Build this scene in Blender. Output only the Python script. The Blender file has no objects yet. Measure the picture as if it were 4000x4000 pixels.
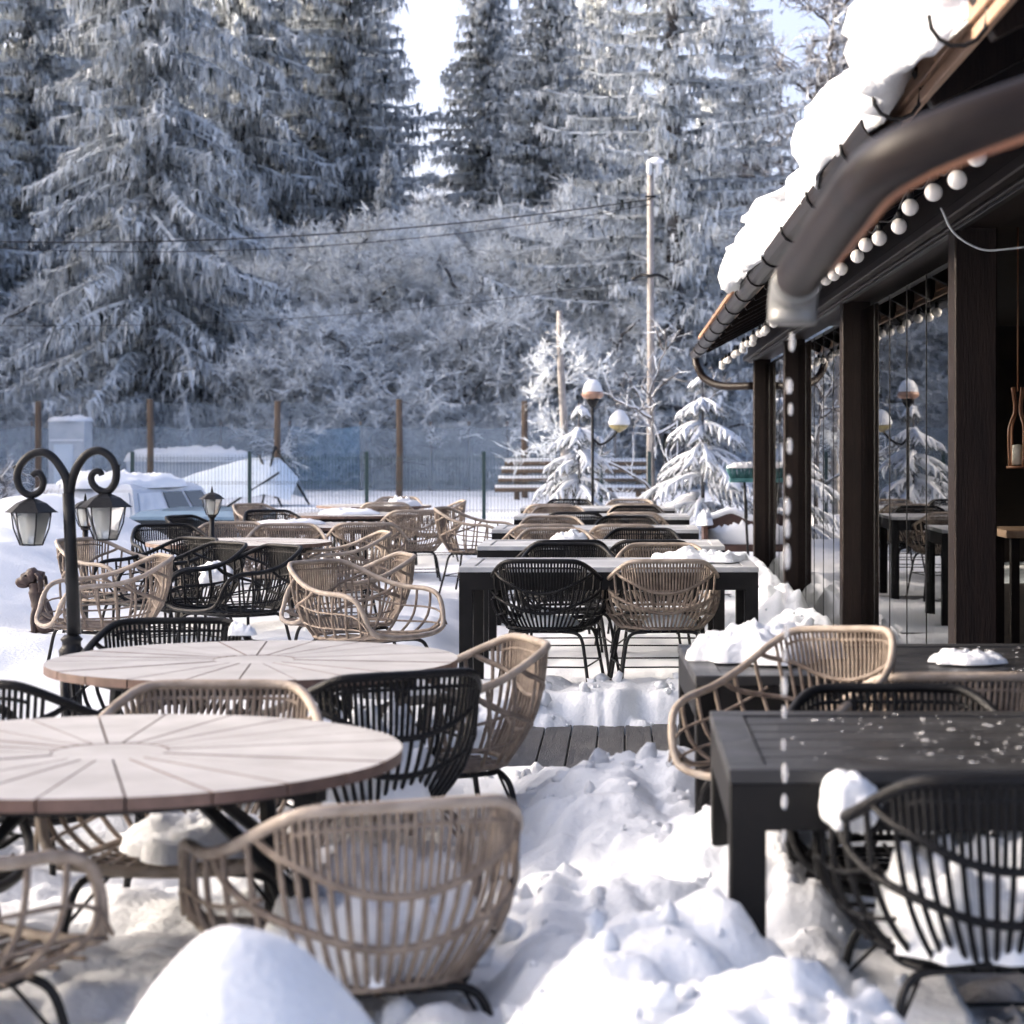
import bpy, math, random
import numpy as np
from mathutils import Vector, Matrix

rng = random.Random(11)
R = math.radians
sc = bpy.context.scene
col = sc.collection

# ---------------------------------------------------------------- camera, sky, sun, exposure
EYE = 1.37
cam_d = bpy.data.cameras.new('camera')
cam = bpy.data.objects.new('camera', cam_d)
col.objects.link(cam)
cam.location = (0, 0, EYE)
cam.rotation_euler = (R(90), 0, 0)
cam_d.sensor_width = 36
cam_d.lens = 36 * 4000 / 1932
cam_d.shift_x = (966 - 1175) / 1932
cam_d.shift_y = -(966 - 840) / 1932
cam_d.clip_start = 0.1
cam_d.clip_end = 2000
cam_d.dof.use_dof = True
cam_d.dof.focus_distance = 10.5
cam_d.dof.aperture_fstop = 5.0
sc.camera = cam

SUN_EL, SUN_AZ = 15.0, -84.0
w = bpy.data.worlds.new('World'); sc.world = w; w.use_nodes = True
wn = w.node_tree.nodes; wl = w.node_tree.links
sky = wn.new('ShaderNodeTexSky'); sky.sky_type = 'NISHITA'; sky.sun_disc = False
sky.sun_elevation = R(SUN_EL); sky.sun_rotation = R(SUN_AZ)
sky.air_density = 0.32; sky.dust_density = 7.0; sky.ozone_density = 0.3
wn['Background'].inputs['Strength'].default_value = 0.15
wl.new(sky.outputs[0], wn['Background'].inputs['Color'])
sun_d = bpy.data.lights.new('sun', 'SUN'); sun_d.energy = 1.6; sun_d.angle = R(2.0); sun_d.color = (1.0, 0.86, 0.70)
sun = bpy.data.objects.new('sun', sun_d); col.objects.link(sun)
sdir = Vector((math.sin(R(SUN_AZ)) * math.cos(R(SUN_EL)), math.cos(R(SUN_AZ)) * math.cos(R(SUN_EL)), math.sin(R(SUN_EL))))
sun.rotation_euler = sdir.to_track_quat('Z', 'Y').to_euler()
sun.location = (-20, 40, 30)
sc.view_settings.view_transform = 'Standard'
sc.view_settings.look = 'None'
sc.view_settings.exposure = 2.6
sc.view_settings.gamma = 1.0
sc.view_settings.use_curve_mapping = False
sc.cycles.max_bounces = 5
sc.cycles.diffuse_bounces = 3
sc.cycles.transparent_max_bounces = 10
sc.cycles.use_adaptive_sampling = True
sc.cycles.adaptive_threshold = 0.03

# ---------------------------------------------------------------- noise helpers (numpy)
def _hash(i, j, s):
    n = (i.astype(np.int64) * 374761393 + j.astype(np.int64) * 668265263 + s * 1442695041) & 0x7fffffff
    n = ((n ^ (n >> 13)) * 1274126177) & 0x7fffffff
    return ((n ^ (n >> 16)) & 0xffff) / 65535.0
def vn(x, y, s=0):
    x = np.asarray(x, float); y = np.asarray(y, float)
    i = np.floor(x); j = np.floor(y); u = x - i; v = y - j
    u = u * u * u * (u * (6 * u - 15) + 10); v = v * v * v * (v * (6 * v - 15) + 10)
    a = _hash(i, j, s); b = _hash(i + 1, j, s); c = _hash(i, j + 1, s); d = _hash(i + 1, j + 1, s)
    return (a * (1 - u) + b * u) * (1 - v) + (c * (1 - u) + d * u) * v - 0.5
def fbm(x, y, s=0, o=4, g=0.5):
    r = 0; a = 1; f = 1
    for k in range(o):
        r = r + a * vn(x * f + 17.3 * k, y * f - 9.1 * k, s + k); a *= g; f *= 2.03
    return r
def cell(x, y, s=0):
    """distance to the nearest of jittered points and that point's random value"""
    i = np.floor(x); j = np.floor(y); best = np.full(np.shape(x), 9.0); val = np.zeros(np.shape(x))
    for di in (-1, 0, 1):
        for dj in (-1, 0, 1):
            px = i + di + _hash(i + di, j + dj, s + 5); py = j + dj + _hash(i + di, j + dj, s + 9)
            d = np.hypot(x - px, y - py); h = _hash(i + di, j + dj, s + 13)
            m = d < best; best = np.where(m, d, best); val = np.where(m, h, val)
    return best, val
def billow(x, y, s=0):
    x, y = x + 0.12 * vn(x * 3, y * 3, s + 50), y + 0.12 * vn(x * 3 + 9, y * 3, s + 51)
    return 0.30 * np.abs(vn(x * 2.4, y * 2.4, s)) + 0.17 * np.abs(vn(x * 5.3, y * 5.3, s + 1)) + 0.095 * np.abs(vn(x * 11.5, y * 11.5, s + 2)) + 0.055 * np.abs(vn(x * 25, y * 25, s + 3))
def sstep(a, b, x):
    t = np.clip((x - a) / (b - a), 0, 1); return t * t * (3 - 2 * t)

# ---------------------------------------------------------------- mesh helpers
class MB:
    def __init__(s): s.v = []; s.q = []; s.t = []; s.qm = []; s.tm = []; s.n = 0; s.c = []
    def add(s, v, q=None, t=None, mi=0, c=None):
        v = np.asarray(v, float).reshape(-1, 3)
        if q is not None and len(q): s.q.append(np.asarray(q, int).reshape(-1, 4) + s.n); s.qm.append(np.full(len(s.q[-1]), mi))
        if t is not None and len(t): s.t.append(np.asarray(t, int).reshape(-1, 3) + s.n); s.tm.append(np.full(len(s.t[-1]), mi))
        s.v.append(v); s.n += len(v)
        if c is not None: s.c.append(np.broadcast_to(np.asarray(c, float), (len(v),)))
        return s
    def tube(s, pts, r, k=6, mi=0, cap=True, closed=False, flat=1.0, c=None):
        p = np.asarray(pts, float); n = len(p)
        r = np.broadcast_to(np.asarray(r, float), (n,))
        if closed: tg = np.roll(p, -1, 0) - np.roll(p, 1, 0)
        else: tg = np.gradient(p, axis=0)
        tg /= np.linalg.norm(tg, axis=1)[:, None] + 1e-12
        up = np.array([0, 0, 1.0]) if abs(tg[0][2]) < 0.9 else np.array([1.0, 0, 0])
        N = np.zeros_like(p); a = np.cross(tg[0], up); a /= np.linalg.norm(a); N[0] = a
        for i in range(1, n):
            a = N[i - 1] - tg[i] * np.dot(N[i - 1], tg[i]); N[i] = a / (np.linalg.norm(a) + 1e-12)
        B = np.cross(tg, N)
        th = np.arange(k) * 2 * math.pi / k
        V = p[:, None, :] + r[:, None, None] * (np.cos(th)[None, :, None] * N[:, None, :] + flat * np.sin(th)[None, :, None] * B[:, None, :])
        i = np.arange(n if closed else n - 1)[:, None]; j = np.arange(k)[None, :]
        i2 = (i + 1) % n; j2 = (j + 1) % k
        Q = np.stack([i * k + j, i * k + j2, i2 * k + j2, i2 * k + j], -1).reshape(-1, 4)
        V = V.reshape(-1, 3); T = None
        if cap and not closed:
            V = np.vstack([V, p[0], p[-1]]); m = n * k; jj = np.arange(k)
            T = np.vstack([np.stack([np.full(k, m), (jj + 1) % k, jj], -1), np.stack([np.full(k, m + 1), (n - 1) * k + jj, (n - 1) * k + (jj + 1) % k], -1)])
        return s.add(V, Q, T, mi, c)
    def box(s, c, d, bev=0.004, rot=None, mi=0):
        h = np.asarray(d, float) / 2; b = min(bev, h.min() * 0.45)
        V = []; idx = {}
        for sx in (-1, 1):
            for sy in (-1, 1):
                for sz in (-1, 1):
                    for ax in range(3):
                        e = [h[0] - b, h[1] - b, h[2] - b]; e[ax] = h[ax]
                        idx[(sx, sy, sz, ax)] = len(V); V.append((sx * e[0], sy * e[1], sz * e[2]))
        Q = []; T = []
        S = (-1, 1)
        for sg in S:
            a = [idx[(sg, y, z, 0)] for y, z in ((-1, -1), (1, -1), (1, 1), (-1, 1))]; Q.append(a if sg > 0 else a[::-1])
            a = [idx[(x, sg, z, 1)] for x, z in ((-1, -1), (-1, 1), (1, 1), (1, -1))]; Q.append(a if sg > 0 else a[::-1])
            a = [idx[(x, y, sg, 2)] for x, y in ((-1, -1), (1, -1), (1, 1), (-1, 1))]; Q.append(a if sg > 0 else a[::-1])
        for u in S:
            for v in S:
                Q.append([idx[(-1, u, v, 1)], idx[(1, u, v, 1)], idx[(1, u, v, 2)], idx[(-1, u, v, 2)]])
                Q.append([idx[(u, -1, v, 0)], idx[(u, 1, v, 0)], idx[(u, 1, v, 2)], idx[(u, -1, v, 2)]])
                Q.append([idx[(u, v, -1, 0)], idx[(u, v, 1, 0)], idx[(u, v, 1, 1)], idx[(u, v, -1, 1)]])
        for k in [(x, y, z) for x in S for y in S for z in S]: T.append([idx[k + (0,)], idx[k + (1,)], idx[k + (2,)]])
        V = np.array(V)
        if rot is not None: V = V @ np.array(rot).T
        return s.add(V + np.asarray(c, float), Q, T, mi)
    def lathe(s, prof, k=16, c=(0, 0, 0), mi=0, cl=None):
        prof = np.asarray(prof, float); th = np.arange(k) * 2 * math.pi / k; n = len(prof)
        V = np.stack([prof[:, 0:1] * np.cos(th), prof[:, 0:1] * np.sin(th), np.repeat(prof[:, 1:2], k, 1)], -1).reshape(-1, 3) + np.asarray(c, float)
        i = np.arange(n - 1)[:, None]; j = np.arange(k)[None, :]; j2 = (j + 1) % k
        Q = np.stack([i * k + j, i * k + j2, (i + 1) * k + j2, (i + 1) * k + j], -1).reshape(-1, 4)
        V = np.vstack([V, [c[0], c[1], c[2] + prof[0, 1]], [c[0], c[1], c[2] + prof[-1, 1]]]); m = n * k; jj = np.arange(k)
        T = np.vstack([np.stack([np.full(k, m), (jj + 1) % k, jj], -1), np.stack([np.full(k, m + 1), (n - 1) * k + jj, (n - 1) * k + (jj + 1) % k], -1)])
        return s.add(V, Q, T, mi, cl)
    def ball(s, c, r, nu=12, nv=8, mi=0, cl=None):
        r = np.broadcast_to(np.asarray(r, float), (3,))
        ph = np.linspace(0.12, math.pi - 0.12, nv)
        prof = np.stack([np.sin(ph), -np.cos(ph)], -1)
        m = MB().lathe(prof, nu); v = m.v[0] * r + np.asarray(c, float)
        return s.add(v, m.q[0], m.t[0], mi, cl)
    def prism(s, poly, d0, d1, axis='y', mi=0):
        """extrude a 2-D outline (x,z) between y=d0 and y=d1"""
        p = np.asarray(poly, float); n = len(p)
        f = lambda d: np.stack([p[:, 0], np.full(n, d), p[:, 1]], -1)
        c = p.mean(0)
        V = np.vstack([f(d0), f(d1), [[c[0], d0, c[1]], [c[0], d1, c[1]]]])
        j = np.arange(n); j2 = (j + 1) % n
        Q = np.stack([j, j2, n + j2, n + j], -1)
        T = np.vstack([np.stack([np.full(n, 2 * n), j2, j], -1), np.stack([np.full(n, 2 * n + 1), n + j, n + j2], -1)])
        return s.add(V, Q, T, mi)
    def mesh(s, name, smooth=True):
        me = bpy.data.meshes.new(name)
        V = np.vstack(s.v); Q = np.vstack(s.q) if s.q else np.zeros((0, 4), int); T = np.vstack(s.t) if s.t else np.zeros((0, 3), int)
        me.vertices.add(len(V)); me.vertices.foreach_set('co', V.astype(np.float32).ravel())
        L = np.concatenate([Q.ravel(), T.ravel()]).astype(np.int32)
        me.loops.add(len(L)); me.loops.foreach_set('vertex_index', L)
        nq, nt = len(Q), len(T)
        st = np.concatenate([np.arange(nq) * 4, nq * 4 + np.arange(nt) * 3]).astype(np.int32)
        me.polygons.add(nq + nt); me.polygons.foreach_set('loop_start', st)
        me.polygons.foreach_set('use_smooth', np.full(nq + nt, smooth, bool))
        mi = np.concatenate([np.concatenate(s.qm) if s.qm else np.zeros(0), np.concatenate(s.tm) if s.tm else np.zeros(0)]).astype(np.int32)
        me.polygons.foreach_set('material_index', mi)
        if s.c and sum(len(c) for c in s.c) == len(V):
            at = me.attributes.new('frost', 'FLOAT', 'POINT'); at.data.foreach_set('value', np.concatenate(s.c).astype(np.float32))
        me.update(); me.validate()
        return me
    def build(s, name, mats, parent=None, smooth=True, **kw):
        me = s.mesh(name, smooth)
        for m in (mats if isinstance(mats, (list, tuple)) else [mats]): me.materials.append(m)
        return obj(name, me, parent, **kw)

def obj(name, me, parent=None, loc=None, rot=None, label=None, cat=None, group=None, kind=None):
    o = bpy.data.objects.new(name, me); col.objects.link(o)
    if parent is not None: o.parent = parent
    if loc is not None: o.location = loc
    if rot is not None: o.rotation_euler = rot
    return tag(o, label, cat, group, kind)
def tag(o, label=None, cat=None, group=None, kind=None):
    if label: o['label'] = label
    if cat: o['category'] = cat
    if group: o['group'] = group
    if kind: o['kind'] = kind
    return o
def thing(name, label, cat, loc=(0, 0, 0), rz=0, group=None):
    o = bpy.data.objects.new(name, None); col.objects.link(o); o.empty_display_size = 0.2
    o.location = loc; o.rotation_euler = (0, 0, rz)
    return tag(o, label, cat, group)
def copy_tree(o, parent=None):
    c = o.copy(); col.objects.link(c); c.parent = parent
    for ch in list(kids[o.name]) if o.name in kids else list(o.children): copy_tree(ch, c)
    return c
kids = {}
def cat_rom(P, m=6, closed=False):
    P = np.asarray(P, float); n = len(P); out = []
    rngi = range(n if closed else n - 1)
    for i in rngi:
        p0 = P[(i - 1) % n] if closed or i > 0 else 2 * P[0] - P[1]
        p1 = P[i]; p2 = P[(i + 1) % n]
        p3 = P[(i + 2) % n] if closed or i + 2 < n else 2 * P[-1] - P[-2]
        for t in np.arange(m) / m:
            out.append(0.5 * (2 * p1 + (p2 - p0) * t + (2 * p0 - 5 * p1 + 4 * p2 - p3) * t * t + (3 * p1 - p0 - 3 * p2 + p3) * t ** 3))
    if not closed: out.append(P[-1])
    return np.array(out)
def px(x, y, Y):
    """a point of the place from a position measured on the photograph and its distance Y along the terrace"""
    return ((x - 1175) * Y / 4000, Y, EYE - (y - 840) * Y / 4000)
def rotz(a): c, s_ = math.cos(a), math.sin(a); return np.array([[c, -s_, 0], [s_, c, 0], [0, 0, 1]])

# ---------------------------------------------------------------- materials
def mat(name, c1, c2=None, scale=8, rough=0.5, rough2=None, metal=0, bump=0, bscale=None, coat=0, stretch=None, spec=0.5, detail=4):
    m = bpy.data.materials.new(name); m.use_nodes = True
    nt = m.node_tree; b = nt.nodes['Principled BSDF']
    b.inputs['Base Color'].default_value = (*c1, 1); b.inputs['Roughness'].default_value = rough
    b.inputs['Metallic'].default_value = metal; b.inputs['Coat Weight'].default_value = coat
    b.inputs['Specular IOR Level'].default_value = spec
    tc = nt.nodes.new('ShaderNodeTexCoord'); src = tc.outputs['Object']
    if stretch:
        mp = nt.nodes.new('ShaderNodeMapping'); mp.inputs['Scale'].default_value = stretch
        nt.links.new(src, mp.inputs[0]); src = mp.outputs[0]
    if c2 or rough2 is not None:
        n = nt.nodes.new('ShaderNodeTexNoise'); n.inputs['Scale'].default_value = scale; n.inputs['Detail'].default_value = detail
        nt.links.new(src, n.inputs['Vector'])
        rp = nt.nodes.new('ShaderNodeValToRGB'); rp.color_ramp.elements[0].position = 0.35; rp.color_ramp.elements[1].position = 0.65
        nt.links.new(n.outputs['Fac'], rp.inputs[0])
        if c2:
            mx = nt.nodes.new('ShaderNodeMix'); mx.data_type = 'RGBA'
            mx.inputs['A'].default_value = (*c1, 1); mx.inputs['B'].default_value = (*c2, 1)
            nt.links.new(rp.outputs[0], mx.inputs['Factor']); nt.links.new(mx.outputs['Result'], b.inputs['Base Color'])
        if rough2 is not None:
            mr = nt.nodes.new('ShaderNodeMapRange'); mr.inputs['To Min'].default_value = rough; mr.inputs['To Max'].default_value = rough2
            nt.links.new(rp.outputs[0], mr.inputs[0]); nt.links.new(mr.outputs[0], b.inputs['Roughness'])
    if bump:
        n2 = nt.nodes.new('ShaderNodeTexNoise'); n2.inputs['Scale'].default_value = bscale or scale * 3; n2.inputs['Detail'].default_value = 6
        nt.links.new(src, n2.inputs['Vector'])
        bp = nt.nodes.new('ShaderNodeBump'); bp.inputs['Strength'].default_value = bump; bp.inputs['Distance'].default_value = 0.02
        nt.links.new(n2.outputs['Fac'], bp.inputs['Height']); nt.links.new(bp.outputs[0], b.inputs['Normal'])
    return m
M = {}
M['snow'] = mat('snow', (0.76, 0.78, 0.805), (0.72, 0.745, 0.775), 3, rough=0.8, bump=0.35, bscale=55, spec=0.2)
M['snow_dirty'] = mat('snow_dirty', (0.62, 0.62, 0.64), (0.40, 0.39, 0.39), 9, rough=0.8, bump=0.6, bscale=40, spec=0.3)
M['rattan'] = mat('rattan', (0.15, 0.112, 0.085), (0.26, 0.207, 0.162), 26, rough=0.55, bump=0.3, bscale=160)
M['rattan_rim'] = mat('rattan_rim', (0.25, 0.20, 0.155), (0.37, 0.31, 0.255), 18, rough=0.5, bump=0.3, bscale=160)
M['rattan_black'] = mat('rattan_black', (0.005, 0.005, 0.006), (0.010, 0.010, 0.011), 26, rough=0.45, spec=0.2, bump=0.3, bscale=160)
M['black_metal'] = mat('black_metal', (0.007, 0.007, 0.008), (0.013, 0.013, 0.014), 14, rough=0.45, spec=0.25, bump=0.08, bscale=120)
M['table_dark'] = mat('table_dark', (0.020, 0.020, 0.021), (0.032, 0.032, 0.033), 5, spec=0.4, rough=0.32, rough2=0.5, bump=0.06, bscale=90)
M['table_frost'] = mat('table_frost', (0.30, 0.305, 0.31), (0.52, 0.53, 0.54), 3.5, rough=0.4, rough2=0.65, bump=0.15, bscale=90)
M['table_side'] = mat('table_side', (0.009, 0.0085, 0.0085), (0.014, 0.0135, 0.0135), 5, spec=0.15, rough=0.5, bump=0.06, bscale=90)
M['round_top'] = mat('round_top', (0.37, 0.358, 0.35), (0.45, 0.44, 0.432), 7, rough=0.75, spec=0.2, bump=0.1, bscale=60, stretch=(1, 1, 1))
M['round_edge'] = mat('round_edge', (0.10, 0.06, 0.045), (0.15, 0.09, 0.07), 20, rough=0.55)
M['deck'] = mat('deck', (0.035, 0.033, 0.033), (0.075, 0.075, 0.078), 5, rough=0.45, rough2=0.7, bump=0.3, bscale=30, stretch=(6, 0.8, 6))
M['wood_dark'] = mat('wood_dark', (0.008, 0.005, 0.0045), (0.014, 0.0085, 0.007), 6, spec=0.15, rough=0.5, bump=0.25, bscale=25, stretch=(5, 5, 0.6))
M['wood_fascia'] = mat('wood_fascia', (0.24, 0.14, 0.085), (0.34, 0.215, 0.14), 4, rough=0.5, bump=0.25, bscale=22, stretch=(4, 0.5, 4))
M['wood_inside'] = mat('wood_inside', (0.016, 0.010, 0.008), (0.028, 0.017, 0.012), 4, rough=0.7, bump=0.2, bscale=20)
M['wood_bench'] = mat('wood_bench', (0.045, 0.022, 0.017), (0.075, 0.036, 0.028), 6, rough=0.5, bump=0.3, bscale=20)
M['gutter'] = mat('gutter', (0.008, 0.005, 0.004), (0.014, 0.0085, 0.007), 8, spec=0.22, rough=0.42, bump=0.05, bscale=30)
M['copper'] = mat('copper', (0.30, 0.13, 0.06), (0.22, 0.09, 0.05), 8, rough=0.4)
M['pipe_grey'] = mat('pipe_grey', (0.11, 0.113, 0.11), (0.16, 0.163, 0.16), 9, rough=0.35)
M['post_wood'] = mat('post_wood', (0.085, 0.055, 0.035), (0.14, 0.10, 0.07), 5, rough=0.8, bump=0.4, bscale=30, stretch=(4, 4, 0.5))
M['green_metal'] = mat('green_metal', (0.012, 0.035, 0.035), None, rough=0.5)
M['bark'] = mat('bark', (0.045, 0.035, 0.03), (0.16, 0.16, 0.17), 2.5, rough=0.9, bump=0.5, bscale=12)
M['bark_dark'] = mat('bark_dark', (0.03, 0.024, 0.02), (0.06, 0.05, 0.045), 3, rough=0.9, bump=0.4, bscale=12)
M['pole'] = mat('pole', (0.20, 0.185, 0.175), (0.29, 0.27, 0.26), 4, rough=0.8, bump=0.2, bscale=20)
M['bulb'] = mat('bulb', (0.80, 0.78, 0.76), None, rough=0.25, spec=0.5)
M['statue'] = mat('statue', (0.030, 0.018, 0.014), (0.06, 0.035, 0.028), 12, rough=0.55, bump=0.2, bscale=40)
M['candle'] = mat('candle', (0.70, 0.62, 0.52), None, rough=0.5)
M['car_silver'] = mat('car_silver', (0.38, 0.41, 0.46), (0.55, 0.58, 0.62), 2, rough=0.35, rough2=0.6, metal=0.2, coat=0.3)
M['car_blue'] = mat('car_blue', (0.06, 0.13, 0.20), (0.16, 0.24, 0.32), 2, rough=0.3, coat=0.5)
M['car_red'] = mat('car_red', (0.16, 0.03, 0.025), None, rough=0.35, coat=0.4)
M['car_glass'] = mat('car_glass', (0.012, 0.016, 0.018), None, rough=0.08)
M['car_frost'] = mat('car_frost', (0.50, 0.55, 0.62), (0.62, 0.66, 0.72), 5, rough=0.5)
M['rubber'] = mat('rubber', (0.012, 0.012, 0.012), None, rough=0.7)
M['teal'] = mat('teal', (0.04, 0.16, 0.17), (0.10, 0.26, 0.27), 20, rough=0.6)
M['white_paint'] = mat('white_paint', (0.42, 0.46, 0.50), (0.52, 0.55, 0.58), 3, rough=0.6)
M['tarp'] = mat('tarp', (0.55, 0.63, 0.70), (0.66, 0.72, 0.78), 2, rough=0.6, bump=0.3, bscale=6)
M['amber'] = mat('amber', (0.34, 0.20, 0.14), None, rough=0.3)
M['amber2'] = mat('amber2', (0.36, 0.30, 0.14), None, rough=0.3)

def mat_frost(name, dark, frost, sc_=1.3, trans=0.25):
    m = bpy.data.materials.new(name); m.use_nodes = True; nt = m.node_tree
    b = nt.nodes['Principled BSDF']; b.inputs['Roughness'].default_value = 0.8; b.inputs['Specular IOR Level'].default_value = 0.2
    a = nt.nodes.new('ShaderNodeAttribute'); a.attribute_name = 'frost'
    tc = nt.nodes.new('ShaderNodeTexCoord'); n = nt.nodes.new('ShaderNodeTexNoise'); n.inputs['Scale'].default_value = sc_; n.inputs['Detail'].default_value = 3
    nt.links.new(tc.outputs['Object'], n.inputs['Vector'])
    ad = nt.nodes.new('ShaderNodeMath'); ad.operation = 'MULTIPLY_ADD'; ad.inputs[1].default_value = 0.9; nt.links.new(n.outputs['Fac'], ad.inputs[0])
    sb = nt.nodes.new('ShaderNodeMath'); sb.operation = 'SUBTRACT'; sb.inputs[1].default_value = 0.36; nt.links.new(a.outputs['Fac'], sb.inputs[0])
    nt.links.new(sb.outputs[0], ad.inputs[2])
    mx = nt.nodes.new('ShaderNodeMix'); mx.data_type = 'RGBA'; mx.inputs['A'].default_value = (*dark, 1); mx.inputs['B'].default_value = (*frost, 1)
    nt.links.new(ad.outputs[0], mx.inputs['Factor']); mx.clamp_factor = True
    nt.links.new(mx.outputs['Result'], b.inputs['Base Color'])
    t = nt.nodes.new('ShaderNodeBsdfTranslucent'); nt.links.new(mx.outputs['Result'], t.inputs['Color'])
    ms = nt.nodes.new('ShaderNodeMixShader'); ms.inputs[0].default_value = trans
    nt.links.new(b.outputs[0], ms.inputs[1]); nt.links.new(t.outputs[0], ms.inputs[2])
    nt.links.new(ms.outputs[0], nt.nodes['Material Output'].inputs['Surface'])
    return m
M['spruce'] = mat_frost('spruce', (0.022, 0.030, 0.028), (0.74, 0.78, 0.81))
M['twigs'] = mat_frost('twigs', (0.045, 0.042, 0.042), (0.78, 0.82, 0.85), 0.8)
M['twigs_brown'] = mat_frost('twigs_brown', (0.055, 0.042, 0.036), (0.72, 0.75, 0.79), 3, 0.1)
M['laden'] = mat_frost('laden', (0.020, 0.030, 0.024), (0.80, 0.83, 0.87), 4, 0.1)

def mat_glass(name, tint=(0.85, 0.9, 0.9), rough=0.0):
    m = bpy.data.materials.new(name); m.use_nodes = True; nt = m.node_tree
    nt.nodes.remove(nt.nodes['Principled BSDF'])
    g = nt.nodes.new('ShaderNodeBsdfGlossy'); g.inputs['Roughness'].default_value = rough
    t = nt.nodes.new('ShaderNodeBsdfTransparent'); t.inputs['Color'].default_value = (*tint, 1)
    f = nt.nodes.new('ShaderNodeFresnel'); f.inputs['IOR'].default_value = 1.5
    ms = nt.nodes.new('ShaderNodeMixShader'); nt.links.new(f.outputs[0], ms.inputs[0]); nt.links.new(t.outputs[0], ms.inputs[1]); nt.links.new(g.outputs[0], ms.inputs[2])
    nt.links.new(ms.outputs[0], nt.nodes['Material Output'].inputs['Surface'])
    return m
M['glass'] = mat_glass('glass', (0.62, 0.66, 0.68))
M['lamp_glass'] = mat_glass('lamp_glass', (0.93, 0.95, 0.96))
nt_ = M['lamp_glass'].node_tree; fr_ = nt_.nodes.new('ShaderNodeBsdfTranslucent'); fr_.inputs['Color'].default_value = (.85, .87, .88, 1)
m2_ = nt_.nodes.new('ShaderNodeMixShader'); m2_.inputs[0].default_value = 0.30
old_ = nt_.nodes['Material Output'].inputs['Surface'].links[0].from_socket
nt_.links.new(old_, m2_.inputs[1]); nt_.links.new(fr_.outputs[0], m2_.inputs[2]); nt_.links.new(m2_.outputs[0], nt_.nodes['Material Output'].inputs['Surface'])
def mat_net(name, c, cover):
    m = bpy.data.materials.new(name); m.use_nodes = True; nt = m.node_tree
    b = nt.nodes['Principled BSDF']; b.inputs['Base Color'].default_value = (*c, 1); b.inputs['Roughness'].default_value = 0.8
    t = nt.nodes.new('ShaderNodeBsdfTransparent'); ms = nt.nodes.new('ShaderNodeMixShader')
    tc = nt.nodes.new('ShaderNodeTexCoord'); n = nt.nodes.new('ShaderNodeTexNoise'); n.inputs['Scale'].default_value = 0.7; nt.links.new(tc.outputs['Object'], n.inputs['Vector'])
    mr = nt.nodes.new('ShaderNodeMapRange'); mr.inputs['From Min'].default_value = 0.3; mr.inputs['From Max'].default_value = 0.7
    mr.inputs['To Min'].default_value = cover * 0.6; mr.inputs['To Max'].default_value = min(1, cover * 1.4); nt.links.new(n.outputs['Fac'], mr.inputs[0])
    nt.links.new(mr.outputs[0], ms.inputs[0]); nt.links.new(t.outputs[0], ms.inputs[1]); nt.links.new(b.outputs[0], ms.inputs[2])
    nt.links.new(ms.outputs[0], nt.nodes['Material Output'].inputs['Surface'])
    return m
M['net'] = mat_net('net', (0.28, 0.34, 0.40), 0.10)
M['net2'] = mat_net('net2', (0.32, 0.38, 0.43), 0.34)
M['net_blue'] = mat_net('net_blue', (0.20, 0.38, 0.56), 0.20)
def mat_water():
    m = bpy.data.materials.new('water'); m.use_nodes = True; b = m.node_tree.nodes['Principled BSDF']
    b.inputs['Base Color'].default_value = (1, 1, 1, 1); b.inputs['Roughness'].default_value = 0.03; b.inputs['Transmission Weight'].default_value = 0.75; b.inputs['IOR'].default_value = 1.33
    return m
M['water'] = mat_water()

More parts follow.
